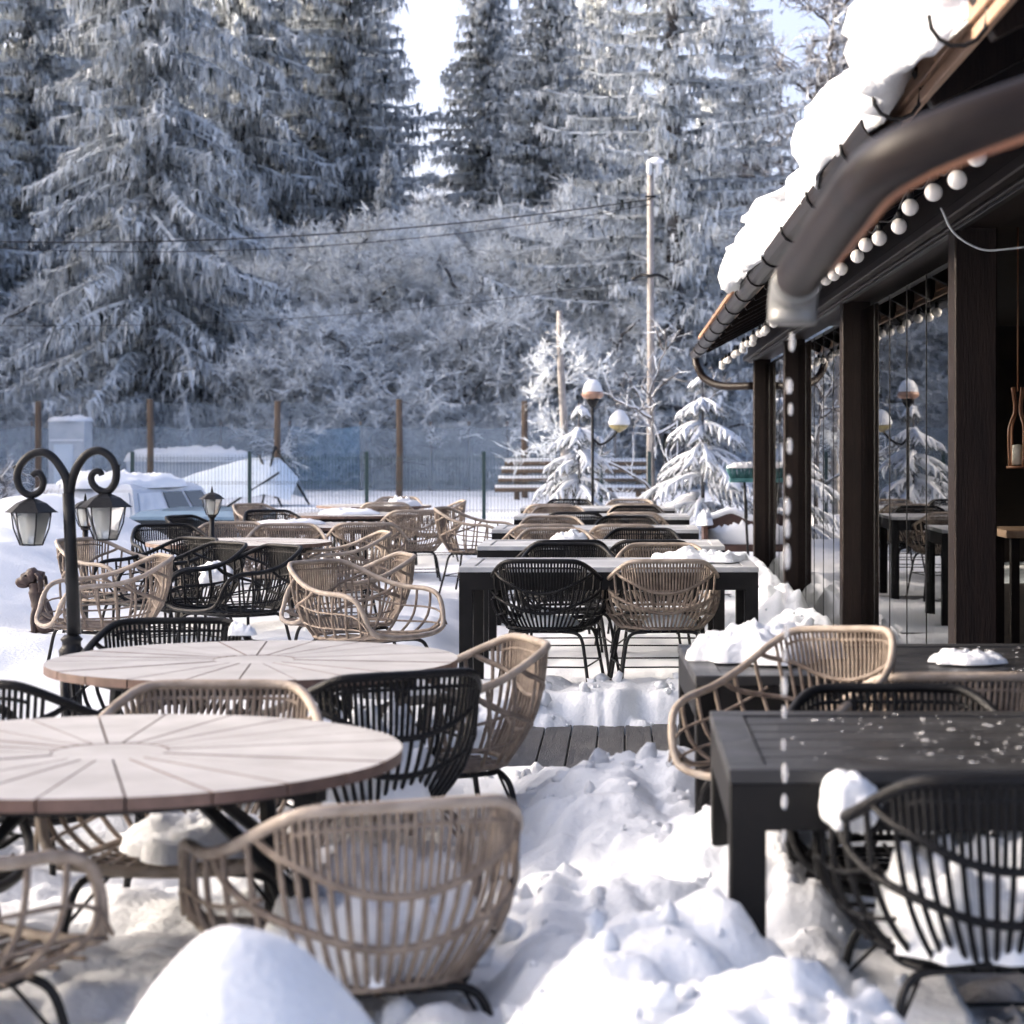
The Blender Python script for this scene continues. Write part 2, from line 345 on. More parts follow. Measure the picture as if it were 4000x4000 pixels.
# ---------------------------------------------------------------- the ground: deep snow with shovelled piles
def G(x, y, cx, cy, sx, sy, h, p=2.0):
    return h * np.exp(-0.5 * ((np.abs(x - cx) / sx) ** p + (np.abs(y - cy) / sy) ** p))
def ground(x, y):
    x = np.asarray(x, float); y = np.asarray(y, float)
    z = 0.20 + 0.10 * fbm(x * 0.8, y * 0.8, 3) + 0.025 * fbm(x * 4, y * 4, 21)
    near = 1 - sstep(7.0, 8.0, y)
    z = z + near * 0.09 * (x < 9)
    # the terrace kept clear round the long tables
    tr = sstep(-1.35, -0.95, x) * sstep(9.4, 10.0, y) * (1 - sstep(23.5, 25, y)) * (1 - sstep(2.5, 3.0, x))
    z = z * (1 - tr) + tr * (0.045 + 0.075 * fbm(x * 1.1, y * 1.3, 40) + 0.02 * fbm(x * 7, y * 7, 41))
    clr = sstep(-0.80, -0.52, x + 0.12 * fbm(x * 3, y * 3, 8)) * sstep(7.25, 7.75, y + 0.3 * fbm(x * 3, y * 2, 7)) * (1 - sstep(10.25, 10.37, y + 0.30 * fbm(x * 3.5, y * 3.5, 9, 5)))
    z = z * (1 - clr) + clr * (-0.10)
    bank = sstep(-1.0, -0.55, x) * (1 - sstep(0.75, 1.1, x)) * sstep(10.30, 10.50, y + 0.30 * fbm(x * 3.5, y * 3.5, 9, 5)) * (1 - sstep(10.9, 11.25, y))
    z = np.where(bank > 0.02, np.maximum(z, bank * (0.15 + 0.09 * fbm(x * 3, y * 3, 12) + 0.03 * fbm(x * 12, y * 12, 13))), z)
    z = z + sstep(0.95, 1.2, x) * (1 - sstep(1.35, 1.5, x)) * sstep(7.5, 8.5, y) * (1 - sstep(22, 23, y)) * (0.9 * billow(x, y, 91) + 0.02)
    # shovelled pile in the aisle
    pile = sstep(-0.75, -0.2, x) * (1 - sstep(6.15, 7.0, y + 0.6 * fbm(x * 2.5, y * 1.2, 5)))
    right = 1 - sstep(0.42, 0.75, x)
    lump = billow(x, y, 31)
    ph = 0.285 + 0.13 * fbm(x * 1.5, y * 1.5, 50, 3) + 0.75 * lump
    z = np.where(y < 9, z * (1 - pile * right) + pile * right * np.maximum(z * 0.7, ph * (0.55 + 0.45 * sstep(-0.6, -0.1, x))), z)
    z = z + G(x, y, 0.0, 6.1, 0.20, 0.24, 0.07)
    z = z + G(x, y, 0.22, 5.15, 0.16, 0.35, 0.10)
    # right: lower, dirty and churned beneath the near long table
    rt = sstep(0.35, 0.75, x) * (1 - sstep(6.6, 7.6, y))
    z = z * (1 - rt) + rt * (0.07 + 0.05 * fbm(x * 3, y * 3, 60) + 0.6 * lump)
    mound = G(x, y, 0.36, 3.40, 0.22, 0.22, 0.08) + G(x, y, 0.0, 3.5, 0.22, 0.25, 0.02) + G(x, y, 0.60, 3.0, 0.18, 0.2, 0.12) + G(x, y, 0.12, 3.95, 0.13, 0.13, 0.09)
    z = z + mound * 0.8 + sstep(0.02, 0.12, mound) * 0.55 * (billow(x * 1.3, y * 1.3, 77) - 0.06)
    # smooth mound by the brown armchair
    z = np.maximum(z, 0.30 + G(x, y, -0.475, 2.84, 0.165, 0.26, 0.345, 2.4) + G(x, y, -0.64, 2.80, 0.15, 0.2, 0.12) + 0.015 * fbm(x * 6, y * 6, 70) - 3 * (y > 4.5) - 2 * (np.abs(x + .52) > 1.2))
    z = z + (1 - sstep(-0.75, -0.45, x)) * (1 - sstep(7.5, 9, y)) * sstep(3.1, 3.5, y) * (0.35 * billow(x * 1.1, y * 1.1, 61) - 0.02)
    # banks at the left, car park lower down
    z = z + sstep(-3.3, -5.2, x) * sstep(8, 12, y) * (1 - sstep(18, 20.5, y)) * (0.42 + 0.18 * fbm(x, y, 80))
    z = z + G(x, y, -3.4, 12.0, 0.5, 0.5, 0.12)
    z = z + G(x, y, -4.8, 18.5, 0.9, 1.2, 0.35)
    z = z * (1 - 0.6 * sstep(30, 40, y)) - 0.8 * sstep(-3.3, -4.2, x) * sstep(20, 22, y) * (1 - sstep(34, 42, y))
    z = z + sstep(1.46, 1.62, x) * (1 - sstep(20.5, 22, y)) * -0.5
    z = z + sstep(130, 300, y) * 4 + 0.25 * sstep(62, 70, y) * fbm(x * .15, y * .15, 90)
    return z
def axis(segs):
    out = [segs[0][0]]
    for a, b, d in segs:
        n = max(1, int(round((b - a) / d))); out += list(a + (b - a) * (np.arange(n) + 1) / n)
    return np.array(out)
ax_ = axis([(-300, -60, 40), (-60, -16, 2), (-16, -5, 0.25), (-5, -2.2, 0.07), (-2.2, 1.66, 0.02), (1.66, 2.5, 0.1), (2.5, 16, 0.5), (16, 60, 4), (60, 300, 40)])
ay_ = axis([(-20, 1.6, 2), (1.6, 2.4, 0.1), (2.4, 7.6, 0.02), (7.6, 11.4, 0.04), (11.4, 20, 0.09), (20, 45, 0.4), (45, 100, 2), (100, 420, 40)])
gx, gy = np.meshgrid(ax_, ay_); gz = ground(gx, gy)
nx, ny = len(ax_), len(ay_)
i, j = np.meshgrid(np.arange(ny - 1), np.arange(nx - 1), indexing='ij')
gq = np.stack([i * nx + j, i * nx + j + 1, (i + 1) * nx + j + 1, (i + 1) * nx + j], -1).reshape(-1, 4)
g = MB(); g.add(np.stack([gx, gy, gz], -1), gq)
g.build('snow_ground', M['snow'], kind='structure', label='deep trampled and shovelled snow covering the terrace and field')
def gh(x, y): return float(ground(np.array([x]), np.array([y]))[0])

# loose clods of snow on the piles
cl = MB(); base = MB().ball((0, 0, 0), 1, 7, 5)
bv, bq, bt = base.v[0], base.q[0], base.t[0]
r2 = np.random.RandomState(5)
for k in range(520):
    zone = r2.rand()
    if zone < 0.55: x, y = r2.uniform(-0.55, 0.5), r2.uniform(3.0, 7.0)
    elif zone < 0.75: x, y = r2.uniform(0.35, 1.3), r2.uniform(2.7, 5.6)
    elif zone < 0.9: x, y = r2.uniform(-0.8, 0.6), r2.uniform(10.15, 10.8)
    else: x, y = r2.uniform(1.0, 1.42), r2.uniform(7.5, 18)
    s_ = 0.008 + 0.030 * r2.rand() ** 4
    d = bv * (1 + 0.35 * np.sin(bv @ r2.randn(3, 1) * 3 + r2.rand() * 6)) * s_ * (0.7 + 0.6 * r2.rand(3))
    cl.add(d @ rotz(r2.rand() * 6).T + [x, y, gh(x, y) + s_ * 0.2], bq, bt)
cl.build('snow_clods', M['snow'], kind='stuff', label='loose lumps of shovelled snow lying on the snow piles')

# ---------------------------------------------------------------- terrace deck
deck = thing('deck', None, None); deck['kind'] = 'structure'
MB().box((.1, 13.5, -.055), (2.3, 12.2, .03), .002).build('dark_underlay', M['wood_inside'], deck, False)  # dark sheet added under the boards, stands in for shade in the gaps
bw = 0.128
for k in range(16):
    bm_ = MB().box((0, 0, -0.012), (bw - 0.007, 2.9, 0.024), 0.003).mesh('board', False); bm_.transform(Matrix.Translation((k * 3.1, k * 1.7, 0))); bm_.materials.append(M['deck']); bm_.transform(Matrix.Identity(4))
    obj('board', bm_, deck, (-0.95 + k * bw - k * 3.1, 8.93 - k * 1.7, 0.004 + rng.uniform(-0.002, 0.002)))
bm2 = MB().box((0, 0, -0.012), (2.5, 0.138, 0.024), 0.003).mesh('board', False); bm2.materials.append(M['deck'])
for k in range(64):
    obj('board', bm2, deck, (0.2, 10.5 + k * 0.145, 0.012 + rng.uniform(-0.002, 0.002)))

# ---------------------------------------------------------------- trees
def blades(mb, P, D, Lg, Wd, c, rs, flat=None):
    """one slim triangle per row: from P along D (length Lg), base width Wd"""
    n = len(P); D = D / (np.linalg.norm(D, axis=1)[:, None] + 1e-9)
    S = np.cross(D, rs.randn(n, 3) if flat is None else np.broadcast_to(flat, (n, 3)))
    S /= np.linalg.norm(S, axis=1)[:, None] + 1e-9
    a = P - S * Wd[:, None] / 2; b = P + S * Wd[:, None] / 2; e = P + D * Lg[:, None]
    V = np.stack([a, b, e], 1).reshape(-1, 3)
    mb.add(V, None, np.arange(3 * n).reshape(-1, 3), 0, np.repeat(c, 3))
def spruce_mesh(seed, H, Rm, nb=260, weep=0.6, skirt=0.03, dens=1.0):
    rs = np.random.RandomState(seed); mb = MB()
    Ps = []; Fs = []; Ls = []; Ts = []
    for b in range(nb):
        u = (b + rs.rand()) / nb
        h = H * (skirt + (0.985 - skirt) * u ** 0.92)
        f = 1 - h / H
        L = (Rm * f ** 0.8 * (0.62 + 0.5 * rs.rand()) + 0.12)
        az = b * 2.39996 + rs.rand() * 0.9
        m = max(4, int(L / 0.17)); t = (np.arange(m) + 0.6) / m
        dr = weep * (0.55 + 0.6 * f) * (0.7 + 0.6 * rs.rand())
        z = h + L * (0.16 * t - dr * t ** 2 * 0.9 + 0.22 * t ** 4)
        wob = 0.06 * L * np.sin(t * 5 + rs.rand() * 6)
        d = np.array([math.cos(az), math.sin(az)]); sd = np.array([-d[1], d[0]])
        P = np.stack([d[0] * L * t + sd[0] * wob, d[1] * L * t + sd[1] * wob, z], -1)
        F = np.gradient(P, axis=0) if m > 1 else np.array([[d[0], d[1], 0]])
        F /= np.linalg.norm(F, axis=1)[:, None]
        Ps.append(P); Fs.append(F); Ls.append(np.full(m, L)); Ts.append(t)
        # snow lying along the branch: a ridge with two sloping sides
        wd = (0.05 + 0.05 * rs.rand()) * (1.1 - t) + 0.015
        s3 = np.array([sd[0], sd[1], 0]); top = P + [0, 0, 0.035]
        V = np.concatenate([P - s3 * wd[:, None] - [0, 0, .02], top, P + s3 * wd[:, None] - [0, 0, .02]])
        k = np.arange(m - 1)
        mb.add(V, np.concatenate([np.stack([k, k + 1, m + k + 1, m + k], -1), np.stack([m + k, m + k + 1, 2 * m + k + 1, 2 * m + k], -1)]), None, 0, np.full(3 * m, 1.0) - 0.5 * (rs.rand() < 0.25))
    P = np.concatenate(Ps); F = np.concatenate(Fs); Lb = np.concatenate(Ls); t = np.concatenate(Ts)
    up = np.array([0, 0, 1.0]); S = np.cross(F, up); S /= np.linalg.norm(S, axis=1)[:, None] + 1e-9
    bf = 0.58 + 0.5 * rs.rand(len(P))
    for k in range(int(3 * dens)):                                   # twigs to both sides, drooping
        for sg in (-1, 1):
            jit = rs.randn(len(P), 3) * 0.05
            l = (0.16 + 0.20 * np.minimum(Lb, 2.5) * (1 - 0.65 * t)) * (0.5 + 0.8 * rs.rand(len(P)))
            D = F * (0.35 + 0.5 * rs.rand(len(P), 1)) + sg * S * (0.7 + 0.4 * rs.rand(len(P), 1)) + np.array([0, 0, -0.35]) * (0.3 + rs.rand(len(P), 1)) + rs.randn(len(P), 3) * 0.12
            blades(mb, P + jit, D, l, 0.055 + 0.05 * rs.rand(len(P)), np.clip(bf + 0.3 * rs.randn(len(P)), 0, 1.1), rs, flat=up)
            mid = P + jit + D / np.linalg.norm(D, axis=1)[:, None] * (l * (0.2 + 0.6 * rs.rand(len(P))))[:, None]
            Dn = np.stack([rs.randn(len(P)) * 0.18, rs.randn(len(P)) * 0.18, np.full(len(P), -1.0)], -1)
            blades(mb, mid, Dn, (0.12 + 0.30 * rs.rand(len(P))) * (0.5 + 0.5 * weep), 0.05 + 0.06 * rs.rand(len(P)), np.clip(bf - 0.22 + 0.3 * rs.randn(len(P)), 0, 1), rs)
    for k in range(int(3 * dens)):                                   # fringe below the branch
        Dn = np.stack([rs.randn(len(P)) * 0.16, rs.randn(len(P)) * 0.16, np.full(len(P), -1.0)], -1) + F * 0.2
        blades(mb, P + F * (rs.rand(len(P), 1) - 0.5) * 0.2, Dn, (0.16 + 0.34 * rs.rand(len(P))) * (0.4 + 0.8 * weep), 0.06 + 0.06 * rs.rand(len(P)), np.clip(bf - 0.12 + 0.3 * rs.randn(len(P)), 0, 1), rs)
    tk = MB(); zz = np.linspace(0, H, 14)
    tk.tube(np.stack([0.05 * np.sin(zz), 0.05 * np.cos(zz * 0.7), zz - 0.6], -1), 0.012 * H * (1 - zz / H) + 0.02, 8)
    a = mb.mesh('crown', False); a.materials.append(M['spruce']); b = tk.mesh('trunk'); b.materials.append(M['bark'])
    return a, b
SP = [spruce_mesh(1, 19, 3.3, 330, 0.75), spruce_mesh(2, 18, 3.0, 330, 0.45), spruce_mesh(3, 17, 2.9, 300, 0.55, 0.05), spruce_mesh(4, 19, 4.0, 170, 0.32, 0.08, 1.0)]
SPH = [19, 18, 17, 19]
def spruce(pxx, Y, H, var, label, group=None, wide=1.0, rot=None, name='spruce_tree', z=-0.1):
    Y *= 1.5; H *= 1.5
    t = thing(name, label, 'tree', ((pxx - 1175) * Y / 4000, Y, z), rng.uniform(0, 6.28) if rot is None else rot, group)
    s = H / SPH[var]; t.scale = (s * wide, s * wide, s)
    obj('crown', SP[var][0], t); obj('trunk', SP[var][1], t)
    return t
spruce(290, 42.5, 19, 0, 'tall weeping spruce thick with hoarfrost standing alone before the wood', None, 0.95, 0.4)
spruce(55, 55, 20, 1, 'frosted spruce with dark gaps behind the double lamp post', None, 1.0)
spruce(-100, 52, 18, 2, 'frosted spruce at the car park end of the tree line')
spruce(165, 63, 24, 2, 'tall thin-topped spruce just behind the big weeping spruce')
spruce(455, 58, 23, 0, 'weeping frosted spruce rising behind the thicket beside the lone tall one', None, 0.9, 2.0)
spruce(560, 66, 21, 1, 'dark-hearted frosted spruce set back between two taller ones')
spruce(655, 60, 22, 1, 'tall snowy spruce on the car park side of the bright sky gap', None, 1.05)
spruce(735, 52, 8.3, 2, 'small young spruce poking out of the frosted thicket below the sky gap')
spruce(922, 62, 15.6, 2, 'pointed frosted spruce on the chalet side of the bright sky gap', None, 1.4)
spruce(1035, 58, 15.5, 1, 'bushy frosted spruce next to the pointed one', None, 1.4)
spruce(1120, 68, 20, 2, 'tall frosted spruce catching warm light high up')
spruce(1272, 42, 18, 3, 'open-branched spruce with long snow-lined boughs behind the utility pole', None, 1.05, 1.1, 'open_spruce_tree')
spruce(1405, 58, 15, 3, 'sparse brown-twigged spruce behind the chalet eave', None, 1.0, 2.0, 'open_spruce_tree')
far_lab = ('frosted spruce deep in the wood behind the front trees', 'spruces deep in the wood')
for k, (p_, Y_, H_) in enumerate([(-140, 74, 16), (-20, 78, 17), (100, 76, 14), (230, 80, 17), (350, 74, 16), (430, 82, 17), (520, 78, 15), (610, 84, 19), (705, 80, 17), (770, 76, 10), (830, 82, 9.5), (890, 78, 11), (980, 84, 14), (1060, 78, 15), (1190, 82, 16), (1260, 76, 14), (1340, 80, 15), (1430, 74, 12), (1520, 80, 12), (1600, 76, 12)]):
    spruce(p_, Y_, H_, (k * 2 + 1) % 3, far_lab[0], far_lab[1], 1.15)

side_lab = ('tall frosted spruce added out of view beside the car park for shade', 'unseen spruces added for shade')  # unseen belt continuing the wood, added to shade the terrace and trees
for k in range(32):
    xx = -31 - 6 * (k % 2) - rng.uniform(0, 3) - max(0, -16 + k * 4.4 - 45) * .12; yy = -16 + k * 4.4
    t = spruce(0, 10, 13 + 3 * rng.random() + (6 if yy > 48 else 0), k % 3, side_lab[0], side_lab[1], 1.0); t.location = (xx, yy, -.1)

def bare_mesh(seed, H, lev=(9, 9, 8, 7), spread=1.0, tw=(0.022, 0.4), frost=(0.85, 0.25), arch=0.5, trunk_r=0.09, snow_top=False, up0=0.2):
    rs = np.random.RandomState(seed); mb = MB(); tk = MB()
    zz = np.linspace(0, 1, 8); lean = rs.randn(2) * 0.08
    tr = np.stack([lean[0] * H * zz ** 2, lean[1] * H * zz ** 2, zz * H * 0.72 - 0.3], -1)
    tk.tube(tr, trunk_r * (1 - 0.8 * zz), 7)
    starts = []
    for k in range(lev[0]):
        u = up0 + (1 - up0) * (k + rs.rand()) / lev[0]
        p = np.array([np.interp(u, zz, tr[:, c]) for c in range(3)])
        az = k * 2.4 + rs.rand(); el = R(25 + 40 * rs.rand())
        starts.append((p, np.array([math.cos(az) * math.cos(el), math.sin(az) * math.cos(el), math.sin(el)]), H * spread * (0.30 + 0.22 * rs.rand()) * (1.15 - 0.5 * u), trunk_r * 0.42))
    def limb(p, d, L, r, n):
        t = np.linspace(0, 1, n)
        q = p + d * (L * t)[:, None] + np.array([0, 0, -1]) * (arch * L * t ** 2.2)[:, None] + np.cumsum(rs.randn(n, 3) * 0.02 * L, 0)
        return q
    nxt = []
    for p, d, L, r in starts:
        q = limb(p, d, L, r, 9); tk.tube(q, r * (1 - 0.75 * np.linspace(0, 1, 9)), 5)
        if snow_top: mb.tube(q + [0, 0, r * 0.8], (r * 0.85 + 0.004) * (1 - 0.7 * np.linspace(0, 1, 9)), 4, c=1.0)
        for k in range(lev[1]):
            u = 0.15 + 0.85 * (k + rs.rand()) / lev[1]
            i0 = min(7, int(u * 8)); pp = q[i0] + (q[i0 + 1] - q[i0]) * (u * 8 - i0)
            dd = d * 0.6 + rs.randn(3) * 0.6 + [0, 0, 0.25]; dd /= np.linalg.norm(dd)
            nxt.append((pp, dd, L * (0.32 + 0.25 * rs.rand()), r * 0.35))
    P3 = []; D3 = []
    for p, d, L, r in nxt:
        q = limb(p, d, L, r, 6)
        mb.tube(q, np.maximum(r * (1 - 0.7 * np.linspace(0, 1, 6)), 0.010), 3, c=np.clip(frost[0] + frost[1] * rs.randn(), 0, 1))
        for k in range(lev[2]):
            u = (k + rs.rand()) / lev[2]; i0 = min(4, int(u * 5)); pp = q[i0] + (q[i0 + 1] - q[i0]) * (u * 5 - i0)
            dd = d * 0.7 + rs.randn(3) * 0.6; P3.append(pp); D3.append(dd / np.linalg.norm(dd))
    P3 = np.array(P3); D3 = np.array(D3); n = len(P3)
    L3 = tw[1] * (0.7 + 0.9 * rs.rand(n))
    c3 = np.clip(frost[0] + frost[1] * rs.randn(n), 0, 1)
    blades(mb, P3, D3, L3, np.full(n, tw[0] * 1.6), c3, rs)
    for k in range(lev[3]):
        u = 0.1 + 0.85 * rs.rand(n); d4 = D3 * 0.7 + rs.randn(n, 3) * 0.55 - np.array([0, 0, 0.12])
        blades(mb, P3 + D3 * (L3 * u)[:, None], d4, tw[1] * (0.35 + 0.5 * rs.rand(n)), np.full(n, tw[0]) * (0.8 + 0.6 * rs.rand(n)), np.clip(c3 + 0.2 * rs.randn(n), 0, 1), rs)
    return mb, tk
BU = []
for sd in (21, 22, 23):
    a, b = bare_mesh(sd, 7.0, (13, 11, 11, 9), 1.0, (0.034, 0.42), (0.86, 0.2), 0.45, 0.10)
    a = a.mesh('crown', False); a.materials.append(M['twigs']); b = b.mesh('trunk'); b.materials.append(M['bark']); BU.append((a, b))
def bush(pxx, Y, H, var, label, group=None, wide=1.0):
    Y *= 1.5; H *= 1.5
    t = thing('frosted_tree', label, 'tree', ((pxx - 1175) * Y / 4000, Y, -0.1), rng.uniform(0, 6.28), group); s = H / 7.0
    t.scale = (s * wide, s * wide, s); obj('crown', BU[var][0], t); obj('trunk', BU[var][1], t)
thk = ('bare broadleaf tree white with hoarfrost in the thicket behind the fences', 'frosted bare trees of the thicket')
for k, (p_, Y_, H_) in enumerate([(455, 46, 5.6), (505, 50, 7.4), (550, 46, 5.8), (595, 50, 7.6), (640, 45, 5.8), (690, 48, 6.4), (745, 45, 5.6), (800, 49, 7.2), (850, 44, 6.2), (900, 50, 8.0), (950, 45, 6.8), (1000, 49, 7.6), (1050, 44, 6.6), (1100, 50, 7.8), (1150, 45, 6.2), (1205, 44, 5.0), (1300, 43, 6.0), (1370, 44, 6.4), (1440, 46, 6.5), (1130, 41.5, 4.6), (980, 41.5, 4.6), (880, 41.5, 4.2), (700, 41.5, 4.4), (560, 41.5, 4.4), (10, 47, 4.5), (-60, 46, 5.5)]):
    bush(p_, Y_, H_, k % 3, thk[0], thk[1], 1.15)
a, b = bare_mesh(51, 27, (26, 6, 6, 5), 0.42, (0.06, 0.8), (0.25, 0.3), 0.25, 0.17, False, 0.25)
am, bm9 = a.mesh('crown', False), b.mesh('trunk'); am.materials.append(M['twigs_brown']); bm9.materials.append(M['bark_dark'])
for q_, lab in ((1543, 'thin dark bare pine rising beside the chalet eave'), (1612, 'second thin dark bare pine, closer to the roof snow')):
    t = thing('bare_pine', lab, 'tree', ((q_ - 1175) * 84 / 4000, 84, -.1), q_); obj('crown', am, t); obj('trunk', bm9, t)
# small bare trees close to the terrace
a, b = bare_mesh(41, 3.4, (8, 5, 4, 2), 1.1, (0.012, 0.22), (0.5, 0.45), 0.1, 0.045, True, 0.25)
t = thing('bare_tree', 'small brown bare tree with snow-lined branches beside the laden young spruce', 'tree', (0.42, 27.5, 0.0), 0.6)
a.build('crown', M['twigs_brown'], t, False); b.build('trunk', M['bark'], t)
a, b = bare_mesh(43, 1.5, (12, 7, 6, 3), 1.3, (0.007, 0.2), (0.25, 0.3), 0.0, 0.02, False, 0.0)
t = thing('bare_shrub', 'thin brown bare shrub on the snow bank behind the scroll lamp', 'shrub', (-7.6, 25.5, -0.1))
a.build('crown', M['twigs_brown'], t, False); b.build('trunk', M['bark'], t)
bt = MB(); zz = np.linspace(0, 1, 8); bt.tube(np.stack([0.05 * np.sin(zz * 5), 0 * zz, zz * 4.2 - 0.3], -1), 0.09 * (1 - 0.35 * zz), 8)
t = thing('birch_tree', 'pale slender birch trunk standing by the log fence', 'tree', px(1061, 900, 40)[:2] + (0.0,))
bt.build('trunk', M['pole'], t); a, b = bare_mesh(47, 4.6, (8, 6, 6, 4), 0.7, (0.02, 0.3), (0.8, 0.2), 0.5, 0.03); a.build('crown', M['twigs'], t, False)

def laden_mesh(seed, H, Rm, whorls, per):
    """young spruce with thick pads of snow: fingers of snow over dark needles"""
    rs = np.random.RandomState(seed); mb = MB(); tk = MB()
    tk.tube([(0, 0, -0.2), (0.01, 0, H * 0.5), (0, 0, H * 1.02)], [0.035, 0.022, 0.008], 6)
    for wv in range(whorls):
        f = wv / (whorls - 1); h = H * (0.14 + 0.83 * f); L0 = Rm * (1 - f) ** 0.85 + 0.09
        for b in range(per if f < 0.85 else 4):
            az = b * 6.283 / per + wv * 1.1 + rs.randn() * 0.25; L = L0 * (0.75 + 0.4 * rs.rand())
            d = np.array([math.cos(az), math.sin(az), 0]); s3 = np.array([-d[1], d[0], 0])
            m = max(4, int(L / 0.07)); t = np.linspace(0.12, 1, m)
            P = d * (L * t)[:, None] + np.array([0, 0, 1]) * (h + L * (0.10 * t - 0.42 * t ** 2 + 0.1 * rs.randn()))[:, None]
            mb.tube(P + [0, 0, 0.01], 0.034 * (1.25 - t) + 0.012, 5, c=np.full(m * 5 + 2, 1.0), flat=0.8)
            for i_ in range(m):
                for sg in (-1, 1):
                    if rs.rand() < 0.12: continue
                    l = (0.10 + 0.20 * L * (1 - 0.55 * t[i_])) * (0.6 + 0.6 * rs.rand())
                    dd = d * (0.5 + 0.4 * rs.rand()) + sg * s3 * 0.75 + np.array([0, 0, -0.35 - 0.35 * rs.rand()])
                    dd /= np.linalg.norm(dd); u = np.linspace(0, 1, 4)
                    q = P[i_] + dd * (l * u)[:, None] + np.array([0, 0, -0.35 * l]) * (u ** 2)[:, None]
                    fr = 1.0 if rs.rand() < 0.8 else 0.4
                    mb.tube(q, (0.014 + 0.020 * rs.rand()) * (1.1 - 0.85 * u) * (1 + 1.2 * u * (1 - u)), 4, c=np.full(18, fr))
                    qq = np.repeat(q[1:], 3, 0); n = len(qq)
                    blades(mb, qq - [0, 0, 0.012], np.tile(dd, (n, 1)) * 0.5 + rs.randn(n, 3) * 0.4 + [0, 0, -0.6], 0.05 + 0.04 * rs.rand(n), np.full(n, 0.014), np.full(n, 0.02) + 0.15 * rs.rand(n), rs)
    return mb, tk
a, b = laden_mesh(61, 1.75, 0.70, 6, 7)
t = thing('young_spruce', 'young spruce bowed by snow in front of the log fence', 'tree', px(1092, 900, 25)[:2] + (0.1,))
a.build('crown', M['laden'], t); b.build('trunk', M['bark'], t)
a, b = laden_mesh(63, 2.15, 0.85, 7, 8)
t = thing('young_spruce', 'larger snow-laden young spruce growing behind the carved bench', 'tree', px(1325, 900, 26)[:2] + (0.1,))
a.build('crown', M['laden'], t); b.build('trunk', M['bark'], t)
a, b = laden_mesh(65, 1.5, 0.6, 7, 8)
t = thing('young_spruce', 'snow-laden young spruce seen between the chalet posts', 'tree', (2.1, 26.5, 0.1))
a.build('crown', M['laden'], t); b.build('trunk', M['bark'], t)

# ---------------------------------------------------------------- chairs
RIM = [(0, 0, -.30, .80), (.08, .12, -.298, .80), (.13, .185, -.278, .792), (.18, .232, -.215, .75), (.25, .275, -.10, .68), (.32, .295, .03, .64), (.40, .30, .17, .63), (.45, .295, .245, .605), (.48, .285, .282, .55), (.50, .272, .30, .49)]
RIM = [(a, x, y, z if z < .63 else .63 + (z - .63) * .76) for a, x, y, z in RIM]
BASE = [(0, 0, -.20, .415), (.08, .065, -.197, .415), (.13, .105, -.185, .415), (.18, .145, -.16, .415), (.25, .185, -.10, .415), (.32, .215, .0, .415), (.40, .235, .12, .42), (.45, .24, .21, .432), (.48, .246, .26, .445), (.50, .252, .29, .465)]
def full(T): return np.array([(0.5 - a, -x, y, z) for a, x, y, z in T[::-1]] + [(0.5 + a, x, y, z) for a, x, y, z in T[1:]])
RIMF, BASEF = full(RIM), full(BASE)
def smooth_interp(T, s):
    C = cat_rom(T, 8); return np.stack([np.interp(s, C[:, 0], C[:, k]) for k in (1, 2, 3)], -1)
def shell(s, t):
    s = np.asarray(s, float); t = np.asarray(t, float)
    s, t = np.broadcast_arrays(s, t)
    a = smooth_interp(RIMF, s); b = smooth_interp(BASEF, s)
    p = a + (b - a) * t[..., None]
    out = a * [1, 1, 0] - [0, .02, 0]; out = out / (np.linalg.norm(out, axis=-1)[..., None] + 1e-9)
    bl = (np.sin(np.pi * t) * 0.028)[..., None]
    return p + out * bl - np.array([0, 0, 1]) * bl * 0.7
def hoopA(s): return 0.02 + 0.40 * np.sin(np.pi * np.clip((s - .30) / .40, 0, 1)) ** 0.8
def hoopB(s): return 0.03 + 0.70 * np.sin(np.pi * np.clip((s - .21) / .58, 0, 1)) ** 0.75
front = np.array([(.272, .30, .49), (.24, .318, .452), (.15, .333, .432), (0, .338, .425), (-.15, .333, .432), (-.24, .318, .452), (-.272, .30, .49)])
FR = cat_rom(front, 6)
def seat_pt(x, y):
    x = np.asarray(x, float); y = np.asarray(y, float)
    return np.stack([x, y, .412 + .02 * np.clip(y / .3, 0, 1) ** 2 - 0.012 * (1 - (x / .24) ** 2)], -1)
def front_y(x): return .338 - .035 * (abs(x) / .25) ** 3
def base_x(y): 
    b = BASEF[len(BASEF) // 2:]; return float(np.interp(y, b[:, 2], b[:, 1]))
